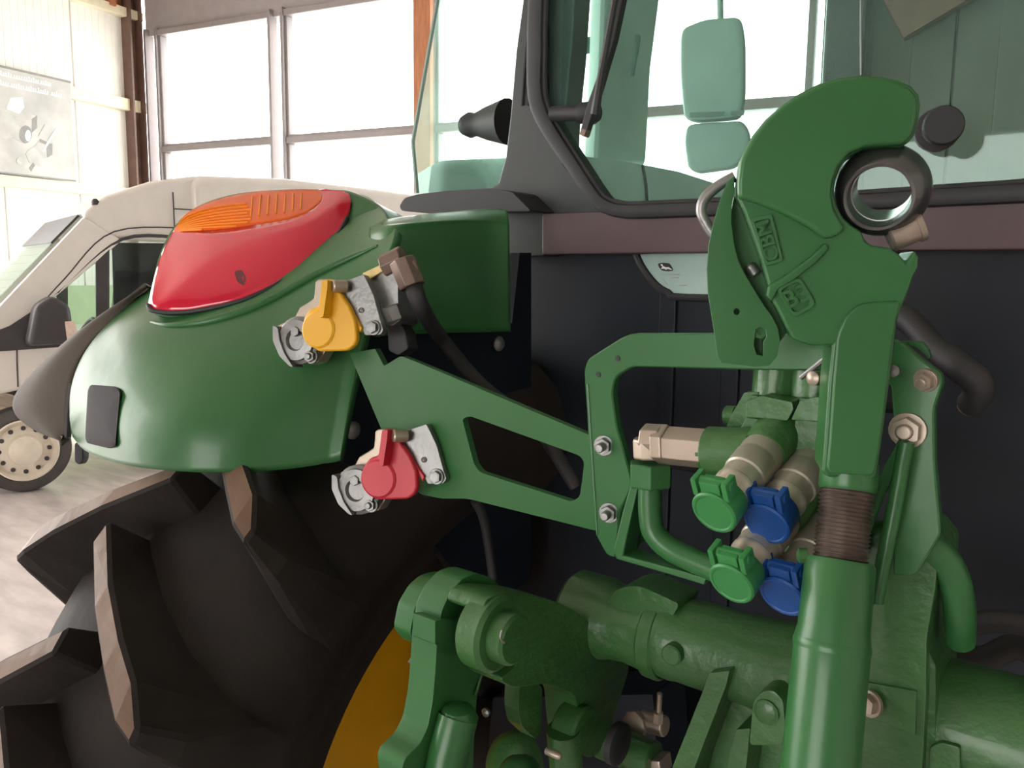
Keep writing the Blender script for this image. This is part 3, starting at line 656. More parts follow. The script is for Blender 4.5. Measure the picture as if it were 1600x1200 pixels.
# wiper
wp = empty('wiper', onY(930, 178, CY-.02), TR)
WY = CY-.035
mk('wiper_motor', *lathe(onY(864, 178, WY+.035), nrm(onY(936, 176, WY+.03)-onY(864, 178, WY+.035)), [(0, .0125), (.055, .0125), (.058, .017), (.083, .018), (.09, .014)], 18), SEAL, wp)
mk('wiper_arm', *tube([onY(930, 178, WY-.012), onY(934, 150, WY-.015), onY(948, 70, WY-.012), onY(1010, -260, WY-.010)], [.008, .006, .005], 8, 6), SEAL, wp)
mk('wiper_blade', *ppx([(1018, -260), (1028, -260), (960, 60), (935, 145), (914, 213), (905, 208), (918, 160), (936, 110), (945, 60)], PY(WY+.008), .014), SEAL, wp, bevel=.002)
mk('blade_tip', *ppx([(908, 200), (916, 202), (912, 214), (904, 210)], PY(WY+.004), .016), BRASS, wp, bevel=.002)
# latch knob of the rear window and thin washer line
kd = nrm(V3(.35, -1, -.05)); kp = onY(1474, 196, CY-.05)
mk('latch_knob', *lathe(kp-kd*.045, kd, [(0, .010), (.02, .012), (.02, .020), (.046, .023), (.05, .021)], 24), SEAL, rw)
mk('latch_bracket', *lathe(kp-kd*.055, kd, [(0, .026), (.012, .026), (.014, .022)], 24), DGREY, rw)
mk('washer_line', *tube([onY(1345, -420, CY-.01), onY(1345, 60, CY-.012), onY(1346, 116, CY-.012)], .0012, 6, 4), ZINC, rw)

# ------------------------------------------------------------------ coupling bracket plate and valve frame
CPY = .715
co = [(546, 552, 2), (586, 545, 2), (600, 572, 3), (626, 556, 5), (652, 566, 4), (912, 676, 3), (944, 688, 3), (960, 820, 3), (930, 829, 3), (730, 779, 10), (690, 779, 6), (655, 772, 6), (640, 745, 6), (598, 676, 8)]
ch = fil([(722, 654), (734, 650), (906, 712), (913, 722), (906, 776), (894, 784), (750, 738), (741, 726)], 6)
mk('coupling_bracket', *ppx(fil(co, 4), PY(CPY), .008, away=(0, .009, 0), holes=[ch]), GREEN, TR, bevel=.0012, seg=1)
FY = .705
fo_ = [(912, 578), (918, 561), (972, 527), (988, 521), (1118, 521), (1300, 524), (1404, 532), (1440, 562), (1470, 584), (1472, 600), (1459, 640), (1460, 720), (1470, 835), (1430, 900), (1395, 900), (1400, 700), (1392, 600), (1330, 580), (1180, 578), (988, 573), (962, 588), (956, 612), (963, 665), (985, 742), (988, 760), (968, 800), (962, 872), (948, 868), (930, 835), (925, 780)]
mk('valve_frame', *ppx(fil(fo_, 8), PY(FY), .010, away=(0, .011, 0)), GREEN, TR, bevel=.0015, seg=1)
mk('frame_flange', *ppx([(916, 600), (919, 600), (934, 836), (931, 838)], PY(FY-.001), .03, away=(-.004, .03, 0)), GREEN, TR, bevel=.001)
for x, y in ((935, 585), (965, 560)):
    mk('frame_hole', *lathe(onY(x, y, FY-.0004), -YA, [(0, .0028), (.0006, .0026)], 14), SEAL, TR)
foot = [onY(x, y, FY-.02) for x, y in ((984, 760), (992, 752), (998, 757), (988, 800), (973, 868), (1070, 893), (1104, 904), (1100, 915), (1062, 903), (962, 874), (958, 858), (972, 800))]
mk('frame_foot', *prism(foot, V3(0, .028, 0)), GREEN, TR, bevel=.002)
mk('foot_plate', *prism([onY(x, y, FY+.02) for x, y in ((984, 764), (1004, 750), (1010, 768), (1000, 850), (985, 866), (975, 862))], V3(0, .008, 0)), GREEN, TR, bevel=.001)
for x, y in ((990, 766), (981, 842)): bolt('foot_bolt', onY(x, y, FY+.018), -YA, .011, TR, HOSE)
for x, y in ((944, 696), (952, 801)): bolt('frame_nut', onY(x, y, FY), nrm(V3(.25, -1, 0)), .0085, TR, ZINC, stud=.010)
bolt('frame_bolt', onY(1419, 672, FY), -YA, .0115, TR, ZPINK, stud=.006)
bolt('frame_bolt', onY(1447, 594, FY), nrm(V3(-.2, -1, -.2)), .0075, TR, ZPINK, stud=.004)
mk('frame_tab', *ppx([(1402, 533), (1440, 534), (1450, 546), (1454, 560), (1436, 562)], PY(FY+.03), .008, away=(0, .008, 0), r=4), GREEN, TR, bevel=.001)
# dark lamp body behind the frame and black hose
mk('socket_body', *lathe(onY(1398, 590, FY+.03), nrm(V3(.1, -1, 0)), [(-.03, .02), (0, .030), (.015, .028), (.024, .018), (.026, .004)], 24), DGREY, TR)
mk('socket_screw', *lathe(onY(1396, 579, FY-.001), nrm(V3(.1, -1, 0)), [(0, .005), (.004, .005), (.006, .002)], 12), ZINC, TR)
mk('hydraulic_hose', *tube([onY(1360, 470, .86), onY(1420, 500, .84), onY(1462, 545, .82), onY(1500, 575, .80), onY(1526, 596, .80), onY(1528, 618, .81), onY(1518, 632, .82)], .0125, 14), HOSE, TR)
mk('hose_ferrule', *cyl(onY(1522, 622, .815), onY(1510, 642, .82), .0088), BRASS, TR)
mk('loop_hose', *tube([onY(1640, 985, .98), onY(1560, 970, .97), onY(1500, 985, .96), onY(1462, 1010, .96)], .012, 12), HOSE, TR)
mk('loop_hose', *tube([onY(1640, 1040, 1.0), onY(1590, 1010, 1.0), onY(1530, 1030, .99), onY(1470, 1000, 1.0)], .014, 12), HOSE, TR)

# ------------------------------------------------------------------ air coupling heads
def coupling(px, plane_p, sc, capm, capl, upper):
    """px: function scaling outline pixels of the drawing; the head hangs on the bracket"""
    g = empty('coupling_head', plane_p, TR)
    n = nrm(V3(.32, -1, .12)); pl = lambda off: (plane_p+n*off, n)
    T = lambda pts: [px(*p) for p in pts]
    # back plate with wavy rim
    mk('coupling_body', *ppx(T([(430, 515), (440, 505), (458, 500), (468, 480), (490, 466), (492, 440), (505, 436), (530, 440), (534, 470), (520, 520), (498, 566), (470, 566), (445, 560), (432, 540)]), pl(-.004), .022, smooth=2), ZPINK, g, bevel=.002)
    mk('guide_rim', *ppx(T([(426, 508), (434, 512), (436, 530), (444, 552), (458, 574), (452, 572), (436, 556), (426, 532)]), pl(.016), .024, r=3), ZINC, g, bevel=.002)
    mk('coupling_face', *lathe(onp(*px(470, 532), *pl(.0)), n, [(-.004, .031), (.006, .031), (.008, .027), (.012, .026), (.013, .014), (.008, .012)], 28), ZINC, g)
    bolt('face_bolt', onp(*px(462, 518), *pl(.012)), n, .0065, g, ZINC, washer=False)
    bolt('face_bolt', onp(*px(487, 557), *pl(.006)), n, .0075, g, ZINC, stud=.004)
    # cap: dished cover and lever
    cap = mk('dust_cap', *ppx(T([(502, 440), (508, 436), (524, 437), (527, 446), (531, 458), (545, 478), (555, 502), (557, 530), (553, 540), (542, 548), (496, 549), (482, 537), (473, 518), (474, 496), (484, 482), (497, 478)]), pl(.030), .010, r=5), capm, g, capl, bevel=.003, seg=3)
    mk('cap_lever', *ppx(T([(503, 438), (512, 437), (511, 452), (505, 495), (499, 497), (498, 478)]), pl(.046), .018, r=2), capm, cap, bevel=.002)
    mk('cap_dish', *lathe(onp(*px(500, 515), *pl(.027)), n, [(0, .0235), (.004, .0235), (.006, .021), (.0055, .0)], 30), capm, cap)
    # pivot pin and clamp plate
    mk('pivot_pin', *cyl(onp(*px(519, 447), *pl(.038)), onp(*px(542, 447), *pl(.024)), .0075), ZPINK, g)
    mk('clamp_plate', *ppx(T([(532, 440), (548, 436), (568, 428), (574, 440), (584, 462), (594, 500), (599, 516), (594, 523), (570, 524), (562, 505), (548, 478), (538, 460)]), pl(.020), .012, r=3), ZINC, g, bevel=.002)
    bolt('clamp_bolt', onp(*px(584, 512), *pl(.021)), n, .0075, g, ZINC)
    mk('clamp_rivet', *lathe(onp(*px(565, 485), *pl(.020)), n, [(0, .0035), (.0015, .0035), (.003, .0015)], 12), ZINC, g)
    mk('cap_spring_arm', *ppx(T([(535, 462), (545, 478), (565, 512), (562, 520), (556, 500), (540, 478)]), pl(.024), .008), capm, cap, bevel=.001)
    return g
YPC = onY(520, 500, .695)
gy = coupling(lambda x, y: (x, y), YPC, 1, YPLAS, 'yellow plastic dust cap', True)
RPC = onY(612, 730, .700)
gr_ = coupling(lambda x, y: (612+(x-518)*1.02+ (3 if x > 560 else 0), 733+(y-500)*.98), RPC, 1, RPLAS, 'red plastic dust cap', False)
# valve and fittings behind the yellow head
nn = nrm(V3(.32, -1, .12))
mk('line_filter', *ppx([(560, 440), (608, 412), (622, 430), (622, 470), (626, 500), (612, 510), (600, 505), (594, 470), (578, 455)], (YPC-nn*.005, nn), .05, r=4), ZINC, TR, bevel=.003)
mk('filter_label', *ppx([(566, 427), (609, 407), (614, 412), (575, 438)], (YPC+nn*.001, nn), .03, r=1), LABEL, TR, 'brass coloured stamped label', bevel=.001)
mk('filter_nut', *cyl(onp(610, 478, YPC+nn*.006, nn), onp(618, 500, YPC, nn), .012, n=6), ZINC, TR)
mk('brass_elbow', *join(cyl(onp(600, 418, YPC-nn*.01, nn), onp(632, 402, YPC-nn*.012, nn), .016, n=8), cyl(onp(628, 406, YPC-nn*.005, nn), onp(645, 448, YPC-nn*.008, nn), .0175, n=8), cyl(onp(622, 424, YPC-nn*.0, nn), onp(652, 414, YPC-nn*.01, nn), .011, n=6)), BRASS, TR, bevel=.0015)
mk('air_hose', *tube([onp(646, 446, YPC-nn*.01, nn), onp(658, 480, YPC-nn*.012, nn), onX(690, 530, -.60), onX(740, 590, -.58), onX(780, 625, -.55), onX(840, 668, -.50), onX(900, 760, -.45)], [.0115, .0105, .0105, .010, .010], 14), HOSE, TR)
mk('air_valve_body', *ppx([(604, 505), (622, 498), (634, 520), (638, 545), (622, 556), (606, 548)], (YPC-nn*.02, nn), .03, r=4), HOSE, TR, bevel=.003)
mk('hanging_cable', *tube([onX(742, 782, -.6), onX(755, 810, -.6), onX(764, 860, -.6), onX(770, 905, -.6)], .007, 10), HOSE, TR)

# ------------------------------------------------------------------ hydraulic couplers
ca, cb = math.radians(26), math.radians(6)
CA = V3(math.sin(cb)*math.cos(ca), math.cos(cb)*math.cos(ca), math.sin(ca))     # from the cap into the block
_, CUP, CRT = frame(CA)
def coupler(x, y, d, m, lab):
    P = at(x, y, d); g = empty('quick_coupler', P, TR)
    cap = mk('dust_cap', *lathe(P, CA, [(.0008, .0), (.0008, .0155), (0, .0165), (0, .0182), (.0015, .0195), (.008, .0195), (.010, .0188), (.022, .0188), (.024, .0175)], 32), m, g, lab)
    hinge = P+CUP*.0215+CA*.004
    mk('cap_hinge', *join(box(hinge+CA*.005, (CRT, CUP, CA), (.018, .012, .012)), box(hinge+CRT*.0135+CA*.006, (CRT, CUP, CA), (.005, .016, .016)), box(hinge-CRT*.0135+CA*.006, (CRT, CUP, CA), (.005, .016, .016)),
       cyl(hinge-CRT*.017+CA*.006+CUP*.002, hinge+CRT*.017+CA*.006+CUP*.002, .0045)), m, cap, bevel=.0012)
    mk('sleeve', *lathe(P+CA*.018, CA, [(0, .0165), (.014, .0165), (.016, .0178), (.020, .0178), (.021, .0170), (.034, .0170), (.0355, .0183), (.054, .0187), (.0555, .0180), (.057, .0180), (.066, .0187), (.070, .0180), (.085, .016)], 32), SLEEVE, g)
    mk('neck', *lathe(P+CA*.088, CA, [(0, .0195), (.003, .0205), (.04, .0215), (.07, .024)], 28), CAST, g)
    return g
coupler(1114, 803, .66, GPLAS, 'green dust cap')
coupler(1196, 821, .665, BPLAS, 'blue dust cap')
coupler(1141, 914, .66, GPLAS, 'green dust cap')
coupler(1221, 934, .665, BPLAS, 'blue dust cap')
# valve slices above the couplers
def yprism(name, px, Y, th, m=CAST, r=3, bevel=.003, vec=None, parent=None): return mk(name, *ppx(px, PY(Y), th, away=vec if vec is not None else (0, th, 0), r=r), m, parent or TR, bevel=bevel, seg=2)
yprism('valve_block', [(1166, 652), (1232, 660), (1234, 700), (1216, 740), (1150, 730), (1150, 680)], .70, .09)
yprism('valve_block', [(1242, 656), (1300, 660), (1300, 720), (1270, 745), (1230, 740), (1240, 690)], .70, .09)
yprism('valve_cap', [(1166, 626), (1190, 618), (1238, 628), (1240, 640), (1230, 658), (1164, 652)], .692, .08)
yprism('valve_cap', [(1250, 626), (1275, 620), (1310, 626), (1310, 660), (1236, 656)], .692, .08)
yprism('valve_side_plate', [(1163, 613), (1186, 612), (1176, 640), (1163, 670), (1150, 705), (1116, 700), (1132, 674), (1142, 650)], .715, .07)
mk('side_plug', *cyl(onY(1133, 649, .74), onY(1152, 650, .74), .0095, n=12), CAST, TR)
for x, y0, y1, Y, R in ((1212, 560, 628, .735, .0215), (1276, 545, 632, .735, .023)):
    mk('spool_cap', *lathe(onY(x, y1, Y), nrm(V3(0, .04, 1)), [(0, R*1.15), (.006, R*1.15), (.007, R), (.036, R), (.038, R*1.1), (.050, R*1.1), (.055, R*.9)], 28), CAST, TR)
for x, y in ((1182, 621), (1226, 623), (1257, 625)): bolt('valve_bolt', onY(x, y, .71), ZA, .0052, TR, CAST, washer=False)
mk('lever_link', *tube([onY(1252, 590, .70), onY(1290, 560, .69)], .0022, 8, 0), ZINC, TR)
mk('lever_pin', *lathe(onY(1281, 590, .69), nrm(V3(-.3, -1, 0)), [(0, .006), (.01, .006), (.012, .003)], 14), ZPINK, TR)
# lower valve ports behind couplers and the dark space between
yprism('lower_port_block', [(1190, 790), (1310, 800), (1310, 870), (1200, 860)], .80, .10)
# elbow, hex union and green line
PYE = .690
EL = lambda x, y: onY(x, y, PYE)
mk('elbow_fitting', *join(cyl(EL(1016, 716), EL(1015, 684), .0165, n=8), cyl(EL(1008, 688), EL(1038, 690), .0165, n=8)), ZPINK, TR, bevel=.003)
mk('union_nut', *join(cyl(EL(1027, 694), EL(1046, 695), .0195, n=6), cyl(EL(1044, 696), EL(1112, 702), .0185, n=6)), ZPINK, TR, bevel=.001)
mk('port_boss', *join(cyl(EL(1096, 705), EL(1108, 706), .0165, n=12), cyl(EL(1106, 704), EL(1180, 708), .022)), CAST, TR)
mk('pipe_nut', *cyl(EL(1016, 722), EL(1016, 760), .0215, n=6), GREEN, TR, bevel=.001)
mk('hydraulic_pipe', *tube([EL(1016, 756), EL(1016, 800), EL(1022, 832), EL(1048, 858), EL(1085, 876), EL(1130, 895)], .0115, 16), GREEN, TR)
mk('lower_bar', *cyl(onY(1040, 716, .78), onY(1180, 738, .78), .010), SEAL, TR)

# ------------------------------------------------------------------ rockshaft, lift arm and lift link
RY, RZ = .80, 1.404
XL = -.30
def RP(x): return V3(x, RY, RZ)
xs0, xs1, xs2 = onY(1045, 1000, RY)[0], onY(915, 990, RY)[0], onY(1700, 1150, RY)[0]
mk('rockshaft_housing', *lathe(RP(xs0), XA, [(-.002, .041), (0, .046), (.012, .047), (.02, .0455), (.10, .046), (.14, .05), (.28, .055), (.5, .055), (.505, .05), (.507, .044), (.55, .044), (.555, .034), (.60, .034)], 40), CAST, TR)
mk('rockshaft', *cyl(RP(xs0+.05), RP(XL-.02), .034), CAST, TR)
mk('housing_boss', *join(cyl(RP(xs0+.03)+V3(0, -.03, .005), RP(xs0+.03)+V3(0, -.055, .005), .011)), CAST, TR)
# lift arm: side face traced on its own plane, given thickness towards the wheel; hub round the shaft
arm = [(752, 960), (760, 935), (782, 927), (835, 931), (870, 940), (900, 955), (918, 972), (960, 985), (985, 1040), (960, 1120), (935, 1180), (915, 1185), (905, 1150), (900, 1085), (850, 1068), (800, 1075), (780, 1062), (808, 1040), (815, 1000), (790, 960)]
mk('lift_arm', *ppx(fil(arm, 12), PX(XL), .04, away=(-.045, 0, 0)), CAST, TR, bevel=.007, seg=3)
hubc = RP(XL)
mk('arm_hub', *lathe(V3(XL-.05, RY, RZ-.004), XA, [(0, .043), (.006, .048), (.045, .048), (.06, .043), (.08, .0405), (xs0-XL+.030, .043), (xs0-XL+.034, .0475), (xs0-XL+.048, .048), (xs0-XL+.051, .045)], 36), CAST, TR)
yprism('hub_web', [(962, 922), (985, 915), (1004, 917), (1062, 944), (1052, 962), (1030, 990), (960, 985), (925, 978), (938, 962), (950, 938)], .772, .05, r=9, bevel=.009)
def eye(name, x, y, X, R, t, m=CAST, r2=None, h2=.0):
    c = onX(x, y, X); pr = [(0, R-.004), (.004, R), (t-.004, R), (t, R-.004)]
    if r2: pr += [(t, r2), (t+h2-.003, r2), (t+h2, r2-.003)]
    return mk(name, *lathe(c-XA*t, XA, pr, 36), m, TR)
eye('arm_eye', 784, 993, XL+.008, .037, .030, r2=.0245, h2=.018)
mk('pin_mark', *tube([onX(788, 1004, XL+.0305), onX(782, 996, XL+.0305), onX(785, 985, XL+.0305)], .0012, 6, 4), ZINC, TR)
mk('eye_washer', *lathe(onX(757, 985, XL-.03), XA, [(0, .030), (.010, .030)], 24), ZINC, TR)
# lift link: two cheek plates and the pin between
lf = [(683, 1000), (690, 955), (703, 926), (724, 903), (746, 896), (768, 902), (782, 916), (790, 935), (775, 1000), (757, 1045), (746, 1085), (742, 1140), (735, 1300), (640, 1300), (628, 1200), (634, 1184), (656, 1163), (668, 1138), (676, 1095), (680, 1050)]
mk('lift_link', *ppx(fil(lf, 8), PX(XL-.045), .03, away=(-.034, 0, 0)), GREEN, TR, bevel=.003, seg=2)
lf2 = [(640, 990), (648, 950), (664, 922), (682, 906), (704, 900), (735, 905), (735, 1000), (680, 1010), (655, 1010)]
mk('link_cheek', *ppx(fil(lf2, 8), PX(XL-.095), .02, away=(-.024, 0, 0)), GREEN, TR, bevel=.003)
mk('link_pin', *cyl(onX(745, 975, XL-.12), onX(745, 975, XL-.12)+XA*.085, .017), GREEN, TR)
mk('link_block', *ppx([(680, 970), (718, 966), (718, 1008), (680, 1008)], PX(XL-.040), .02, away=(-.03, 0, 0), r=3), GREEN, TR, bevel=.003)
mk('link_tube', *tube([onX(716, 1120, XL-.03), onX(700, 1180, XL-.03), onX(680, 1300, XL-.03)], .020, 16, 0), GREEN, TR)
mk('link_tube_top', *lathe(onX(716, 1122, XL-.03), ZA, [(0, .020), (.010, .015), (.013, .004)], 16), GREEN, TR)
mk('split_pin', *tube([onX(654, 1016, XL-.08), onX(640, 1036, XL-.08)], .0022, 8, 0), ZINC, TR)
mk('keeper_wire', *tube([onX(754, 1050, XL-.042), onX(748, 1070, XL-.042), onX(743, 1086, XL-.042)], .0016, 6, 4), CAST, TR)
# lower clevis with the assist cylinder eye
XC = -.285
mk('clevis_cheek', *ppx(fil([(812, 1064), (838, 1064), (848, 1075), (846, 1140), (838, 1156), (815, 1135), (810, 1110)], 6), PX(XC-.045), .02, away=(-.02, 0, 0)), CAST, TR, bevel=.004)
mk('cylinder_eye', *lathe(onX(880, 1128, XC-.035), XA, [(0, .024), (.003, .027), (.028, .027), (.031, .024)], 32), CAST, TR)
mk('cylinder_rod', *tube([onX(880, 1140, XC-.02), onX(885, 1200, XC-.02), onX(890, 1300, XC-.02)], .019, 16, 0), CAST, TR)
mk('grease_nipple', *lathe(onX(866, 1178, XC), XA, [(-.01, .004), (.006, .004), (.009, .002)], 10), ZPINK, TR)
mk('clevis_pin', *cyl(onX(940, 1155, XC-.05), onX(940, 1155, XC-.05)+XA*.075, .023), CAST, TR)
mk('clevis_ring', *lathe(onX(960, 1160, XC+.015), XA, [(0, .024), (.008, .024), (.010, .020)], 28), SEAL, TR)
# bracket legs hanging from the housing
yprism('stay_plate', [(1108, 1052), (1140, 1048), (1135, 1070), (1085, 1200), (1060, 1300), (1010, 1300), (1050, 1200), (1098, 1080)], .742, .05, r=3)
yprism('stay_web', [(1120, 1050), (1240, 1070), (1240, 1180), (1150, 1300), (1100, 1300)], .79, .06)
yprism('stay_rib', [(1150, 1140), (1172, 1138), (1166, 1200), (1150, 1300), (1110, 1300)], .75, .05)
yprism('pivot_lug', [(1173, 1130), (1176, 1095), (1190, 1080), (1208, 1078), (1224, 1095), (1228, 1150), (1222, 1166), (1170, 1165)], .725, .06, r=8, bevel=.005)
mk('pivot_pin', *lathe(onY(1198, 1112, .725), -YA, [(-.01, .012), (.002, .012), (.004, .009), (.004, .0)], 22), CAST, TR)
# dark drivetrain and yellow rim side behind, small fittings
yprism('axle_casting', [(770, 1090), (1020, 1085), (1040, 1400), (740, 1400)], 1.02, .1, BLACK)
for x, y in ((761, 1112), (802, 1108)): mk('casting_bolt', *lathe(onY(x, y, 1.018), -YA, [(0, .008), (.005, .008), (.008, .004)], 12), ZINC, TR)
mk('bleed_screw', *join(cyl(onY(1031, 1082, .86), onY(1029, 1116, .86), .0035), cyl(onY(1029, 1112, .86), onY(1028, 1130, .86), .0065, n=6)), ZPINK, TR)
mk('hose_banjo', *join(lathe(onY(998, 1130, .88), nrm(V3(-.2, -1, .1)), [(0, .017), (.01, .018), (.013, .010)], 8), cyl(onY(1000, 1125, .885), onY(1040, 1135, .885), .013)), ZPINK, TR, bevel=.001)
mk('lower_fitting', *ppx([(975, 1184), (1030, 1190), (1034, 1215), (980, 1215)], PY(.84), .03), ZPINK, TR, bevel=.003)
mk('oval_casting', *lathe(onY(795, 1200, .86), nrm(V3(-.2, -1, .3)), [(-.02, .05), (0, .046), (.012, .036), (.02, .02), (.022, .0)], 28), CAST, TR)
mk('oval_casting', *lathe(onY(805, 1215, .80), nrm(V3(0, -1, .6)), [(-.02, .03), (0, .028), (.012, .02), (.02, .008), (.022, .0)], 24), GREEN, TR)

# ------------------------------------------------------------------ centre casting right of the top link
yprism('top_link_mount', [(1352, 838), (1395, 826), (1440, 838), (1466, 870), (1462, 920), (1448, 1000), (1448, 1080), (1432, 1400), (1330, 1400), (1335, 1000)], .735, .09, r=8, bevel=.006)
yprism('mount_side', [(1444, 1005), (1462, 1040), (1460, 1300), (1430, 1300)], .745, .09)
yprism('mount_step', [(1345, 1065), (1432, 1080), (1430, 1150), (1380, 1128), (1340, 1118)], .732, .03, bevel=.004)
bolt('mount_bolt', onY(1359, 1099, .728), nrm(V3(-.35, -1, .1)), .0095, TR, ZPINK)
mk('curved_pipe', *tube([onY(1370, 838, .74), onY(1400, 836, .74), onY(1445, 848, .74), onY(1478, 878, .745), onY(1494, 915, .75), onY(1500, 960, .76), onY(1500, 1000, .78)], .0125, 18), GREEN, TR)
mk('stay_rod', *tube([onY(1416, 690, .69), onY(1398, 790, .69), onY(1380, 880, .685), onY(1368, 942, .68)], .0060, 12, 4), GREEN, TR)
mk('stay_rod', *tube([onY(1416, 688, .692), onY(1385, 745, .70), onY(1350, 830, .72), onY(1340, 870, .725)], .005, 12, 4), GREEN, TR)
mk('right_lever', *ppx([(1452, 1168), (1470, 1160), (1500, 1168), (1500, 1260), (1452, 1260)], PY(.74), .03, r=6), CAST, TR, bevel=.004)

# ================================================================== top link with hook
sd = ray(1320, 520); sd = nrm([sd[0], sd[1], 0]); hr = nrm(np.cross(sd, ZA))     # horizontal right as seen
al = math.radians(9); HN = nrm(-sd*math.cos(al) + hr*math.sin(al))
HP = at(1320, 500, .612)
HPL = lambda off: (HP+HN*off, HN)
hx = lambda x, y, off=0.: onp(x, y, HP+HN*off, HN)
TLK = empty('top_link', hx(1300, 1200), label='green hitch top link with an open hook end standing in front of the valve frame', cat='top link')
hook = [(1152, 310), (1151, 285), (1155, 252), (1163, 235), (1176, 211), (1196, 186), (1221, 164), (1250, 145), (1280, 130), (1311, 121), (1345, 117), (1380, 119), (1406, 125), (1425, 134), (1436, 147), (1439, 164), (1436, 190), (1431, 208), (1422, 222), (1408, 229), (1380, 230), (1352, 232), (1330, 242), (1314, 260), (1305, 282), (1303, 304), (1308, 324), (1318, 341), (1334, 354), (1347, 362), (1351, 375), (1362, 383), (1390, 387), (1403, 396), (1416, 409), (1430, 390), (1436, 402), (1435, 418), (1428, 432), (1417, 462), (1407, 486), (1402, 505), (1395, 565), (1385, 640), (1377, 700), (1370, 745), (1360, 750), (1292, 746), (1284, 738), (1288, 690), (1294, 600), (1300, 540), (1268, 540), (1238, 530), (1226, 508), (1216, 488), (1204, 466), (1198, 440), (1188, 405), (1175, 368), (1162, 332)]
HT = .046
hk = mk('hook_body', *ppx(hook, HPL(0), HT), GREEN, TLK, bevel=.004, seg=3, ang=50)
band_ = [(1152, 310), (1152, 285), (1156, 252), (1164, 235), (1177, 212), (1197, 187), (1222, 165), (1251, 147), (1281, 132), (1311, 123), (1345, 119), (1379, 121), (1404, 127), (1422, 136), (1433, 149), (1436, 164), (1433, 190), (1428, 207), (1420, 219), (1407, 226), (1380, 227), (1351, 229), (1328, 239), (1311, 258), (1302, 281), (1300, 304), (1304, 326), (1313, 344), (1322, 356), (1310, 368), (1290, 374), (1268, 358), (1240, 342), (1205, 326), (1176, 315)]
mk('hook_rim', *ppx(band_, HPL(.007), .012), GREEN, TLK, bevel=.0065, seg=3, ang=50)
shk = [(1345, 474), (1404, 470), (1407, 476), (1398, 510), (1391, 565), (1382, 640), (1374, 700), (1366, 744), (1296, 740), (1292, 730), (1296, 690), (1302, 600), (1308, 525), (1322, 492)]
mk('hook_shank', *ppx(fil(shk, 10), HPL(.004), .012), GREEN, TLK, bevel=.004, seg=3, ang=50)
rib = [(1196, 462), (1200, 446), (1230, 428), (1270, 398), (1290, 378), (1296, 388), (1276, 410), (1240, 438), (1216, 452), (1206, 472)]
mk('hook_rib', *ppx(rib, HPL(.005), .009), GREEN, TLK, bevel=.002)
fr1 = fil([(1174, 340), (1206, 334), (1224, 408), (1196, 416)], 5); fr1i = fil([(1179, 346), (1203, 341), (1219, 404), (1199, 410)], 4)
mk('name_frame', *ppx(fr1, HPL(.0036), .0045, holes=[[(p[0], p[1]) for p in fr1i]]), GREEN, hk, bevel=.0006, seg=1)
ru = nrm(hx(1178, 350)-hx(1196, 408)); upv = nrm(-nrm(hx(1215, 370)-hx(1185, 377)))
upv = nrm(upv-ru*np.dot(upv, ru))
textmesh('cast_lettering', 'CBM', .0150, .0018, hx(1199, 376, .0016), ru, upv, GREEN, hk)
fr2 = fil([(1212, 452), (1250, 432), (1276, 476), (1240, 498)], 10)
fr2i = fil([(1219, 454), (1248, 439), (1268, 474), (1241, 490)], 8)
mk('size_frame', *ppx(fr2, HPL(.0036), .0045, holes=[[(p[0], p[1]) for p in fr2i]]), GREEN, hk, bevel=.0006, seg=1)
r2 = nrm(hx(1262, 458)-hx(1226, 474)); u2 = nrm(np.cross(HN, r2))
textmesh('cast_lettering', 'B3', .0185, .0018, hx(1244, 464, .0016), r2, u2, GREEN, hk)
mk('casting_dimple', *lathe(hx(1224, 236, .0055), HN, [(0, .010), (.0008, .0095), (.0009, .0)], 24), GREEN, hk)
# latch plate at the side of the hook
lat = [(1147, 274), (1136, 285), (1125, 312), (1114, 350), (1107, 382), (1104, 420), (1106, 460), (1112, 496), (1117, 530), (1121, 558), (1128, 567), (1180, 573), (1202, 571), (1214, 558), (1219, 532), (1216, 513), (1207, 495), (1194, 478), (1180, 455), (1165, 430), (1153, 405), (1147, 380), (1143, 350), (1143, 320), (1148, 296)]
slot = [(1180, 524), (1181, 515), (1189, 511), (1196, 516), (1197, 526), (1192, 534), (1192, 556), (1182, 554), (1178, 540)]
mk('latch_plate', *ppx(lat, HPL(-.006), .012, holes=[circ(1151, 487, 5, 12), slot]), GREEN, TLK, bevel=.0015, seg=2)
mk('latch_core', *ppx([(1146, 305), (1165, 330), (1200, 440), (1230, 520), (1200, 560), (1140, 540), (1125, 420)], HPL(-.022), .012), GREEN, TLK, bevel=.002)
mk('latch_spring', *cyl(hx(1169, 413, -.018), hx(1182, 430, -.018), .0045), ZINC, TLK)
mk('latch_screw', *lathe(hx(1187, 517, -.014), HN, [(0, .0055), (.006, .0055), (.006, .0026), (.004, .0024)], 16), GREEN, TLK)
mk('latch_loop', *tube([hx(1148, 276, -.02), hx(1120, 292, -.02), hx(1100, 312, -.02), hx(1096, 332, -.02), hx(1104, 350, -.02), hx(1114, 366, -.02)], .0042, 10, 5), ZINC, TLK, 'bent release wire')
mk('lock_pin', *join(cyl(hx(1388, 372, -.020), hx(1438, 350, -.020), .0112), lathe(hx(1430, 354, -.020), nrm(hx(1436, 352)-hx(1388, 372)), [(0, .0125), (.004, .0125), (.005, .010)], 24)), ZPINK, TLK)
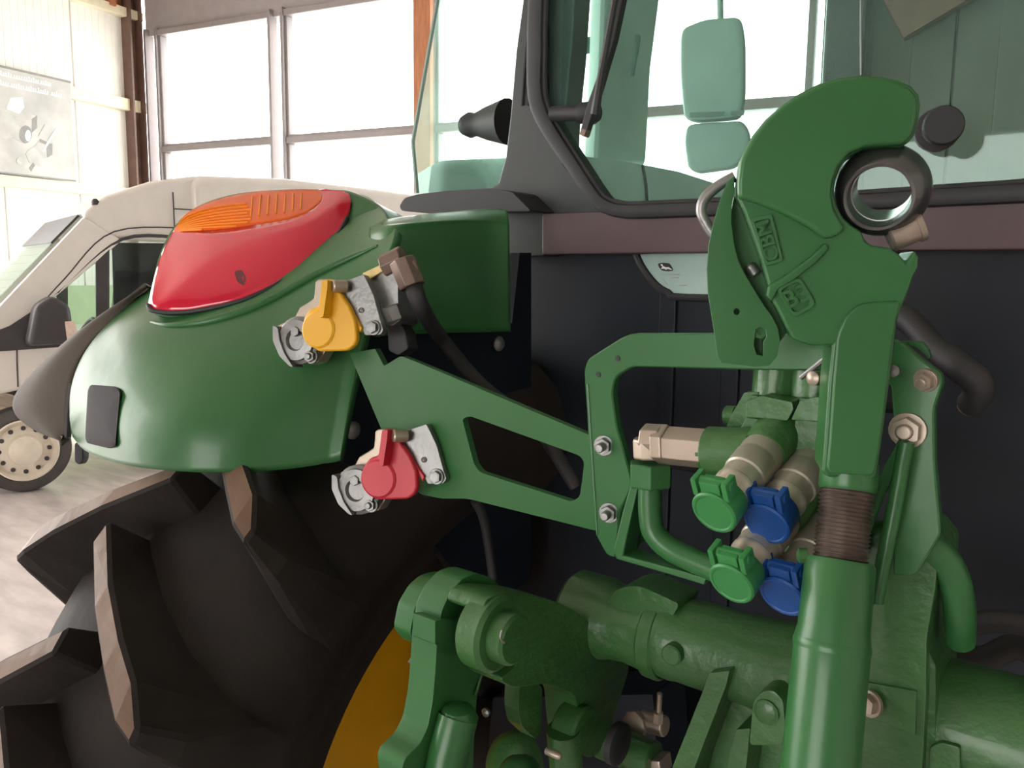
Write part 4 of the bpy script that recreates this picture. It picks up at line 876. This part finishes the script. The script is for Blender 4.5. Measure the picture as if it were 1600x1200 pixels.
# threaded rod and lower tube
Pt = hx(1326, 742, -HT/2+.004); Pb = at(1282, 1190, .612); ad = nrm(Pb-Pt)
mk('shank_collar', *lathe(Pt-ad*.01, ad, [(0, .021), (.020, .0215), (.0225, .020)], 32), GREEN, TLK)
prof = [(0, .0185)]; zz = 0
while zz < .085: prof += [(zz+.0008, .0186), (zz+.0016, .0201), (zz+.0023, .0201), (zz+.0031, .0186)]; zz += .0031
mk('threaded_rod', *lathe(Pt, ad, prof, 36), THREAD, TLK, ang=80)
T0 = Pt+ad*.0650
mk('turnbuckle_tube', *lathe(T0, ad, [(.006, .0195), (.0, .0212), (0, .0240), (.003, .0256), (.050, .0258), (.062, .0276), (.075, .0274), (.36, .0274), (.365, .026)], 44), GREEN, TLK)
mk('lower_eye', *lathe(T0+ad*.385-hr*.02, hr, [(0, .030), (.004, .034), (.036, .034), (.04, .030)], 32), GREEN, TLK)
mk('weld_seam', *lathe(T0+ad*.059, ad, [(0, .0268), (.003, .0281), (.006, .0280), (.009, .0274)], 44), GREEN, TLK)
mk('collar_nub', *lathe(T0-ad*.003+nrm(hx(1250, 870)-hx(1310, 870))*.024, nrm(hx(1250, 870)-hx(1310, 870)), [(0, .006), (.006, .006), (.008, .003)], 12), CAST, TLK)

# ------------------------------------------------------------------ ball bushing in the hook
bc = hx(1379, 297, -HT/2); baxis = nrm(CAM-bc+V3(-.05, 0, -.11)); Rb = .0335; rh = .0205; hw = .0262
pr = []
for k_ in range(17):
    t = -hw+2*hw*k_/16; pr.append((t, math.sqrt(max(Rb*Rb-t*t, rh*rh))))
pr += [(hw+.004, .0245), (hw+.005, .0235), (hw+.004, rh+.001), (hw, rh), (-hw, rh), (-hw-.002, .023)]
bb = empty('ball_bushing', bc, label='dark steel ball bushing with polished bore held in the green hook', cat='bushing')
mk('ball', *lathe(bc, baxis, pr, 56, closed=True), BALLM, bb, ang=40)
mk('bore_liner', *lathe(bc, baxis, [(-hw+.001, rh+.0002), (hw-.014, rh+.0002), (hw-.014, rh-.0006), (-hw+.001, rh-.0006)], 48, closed=True), CHROME, bb)
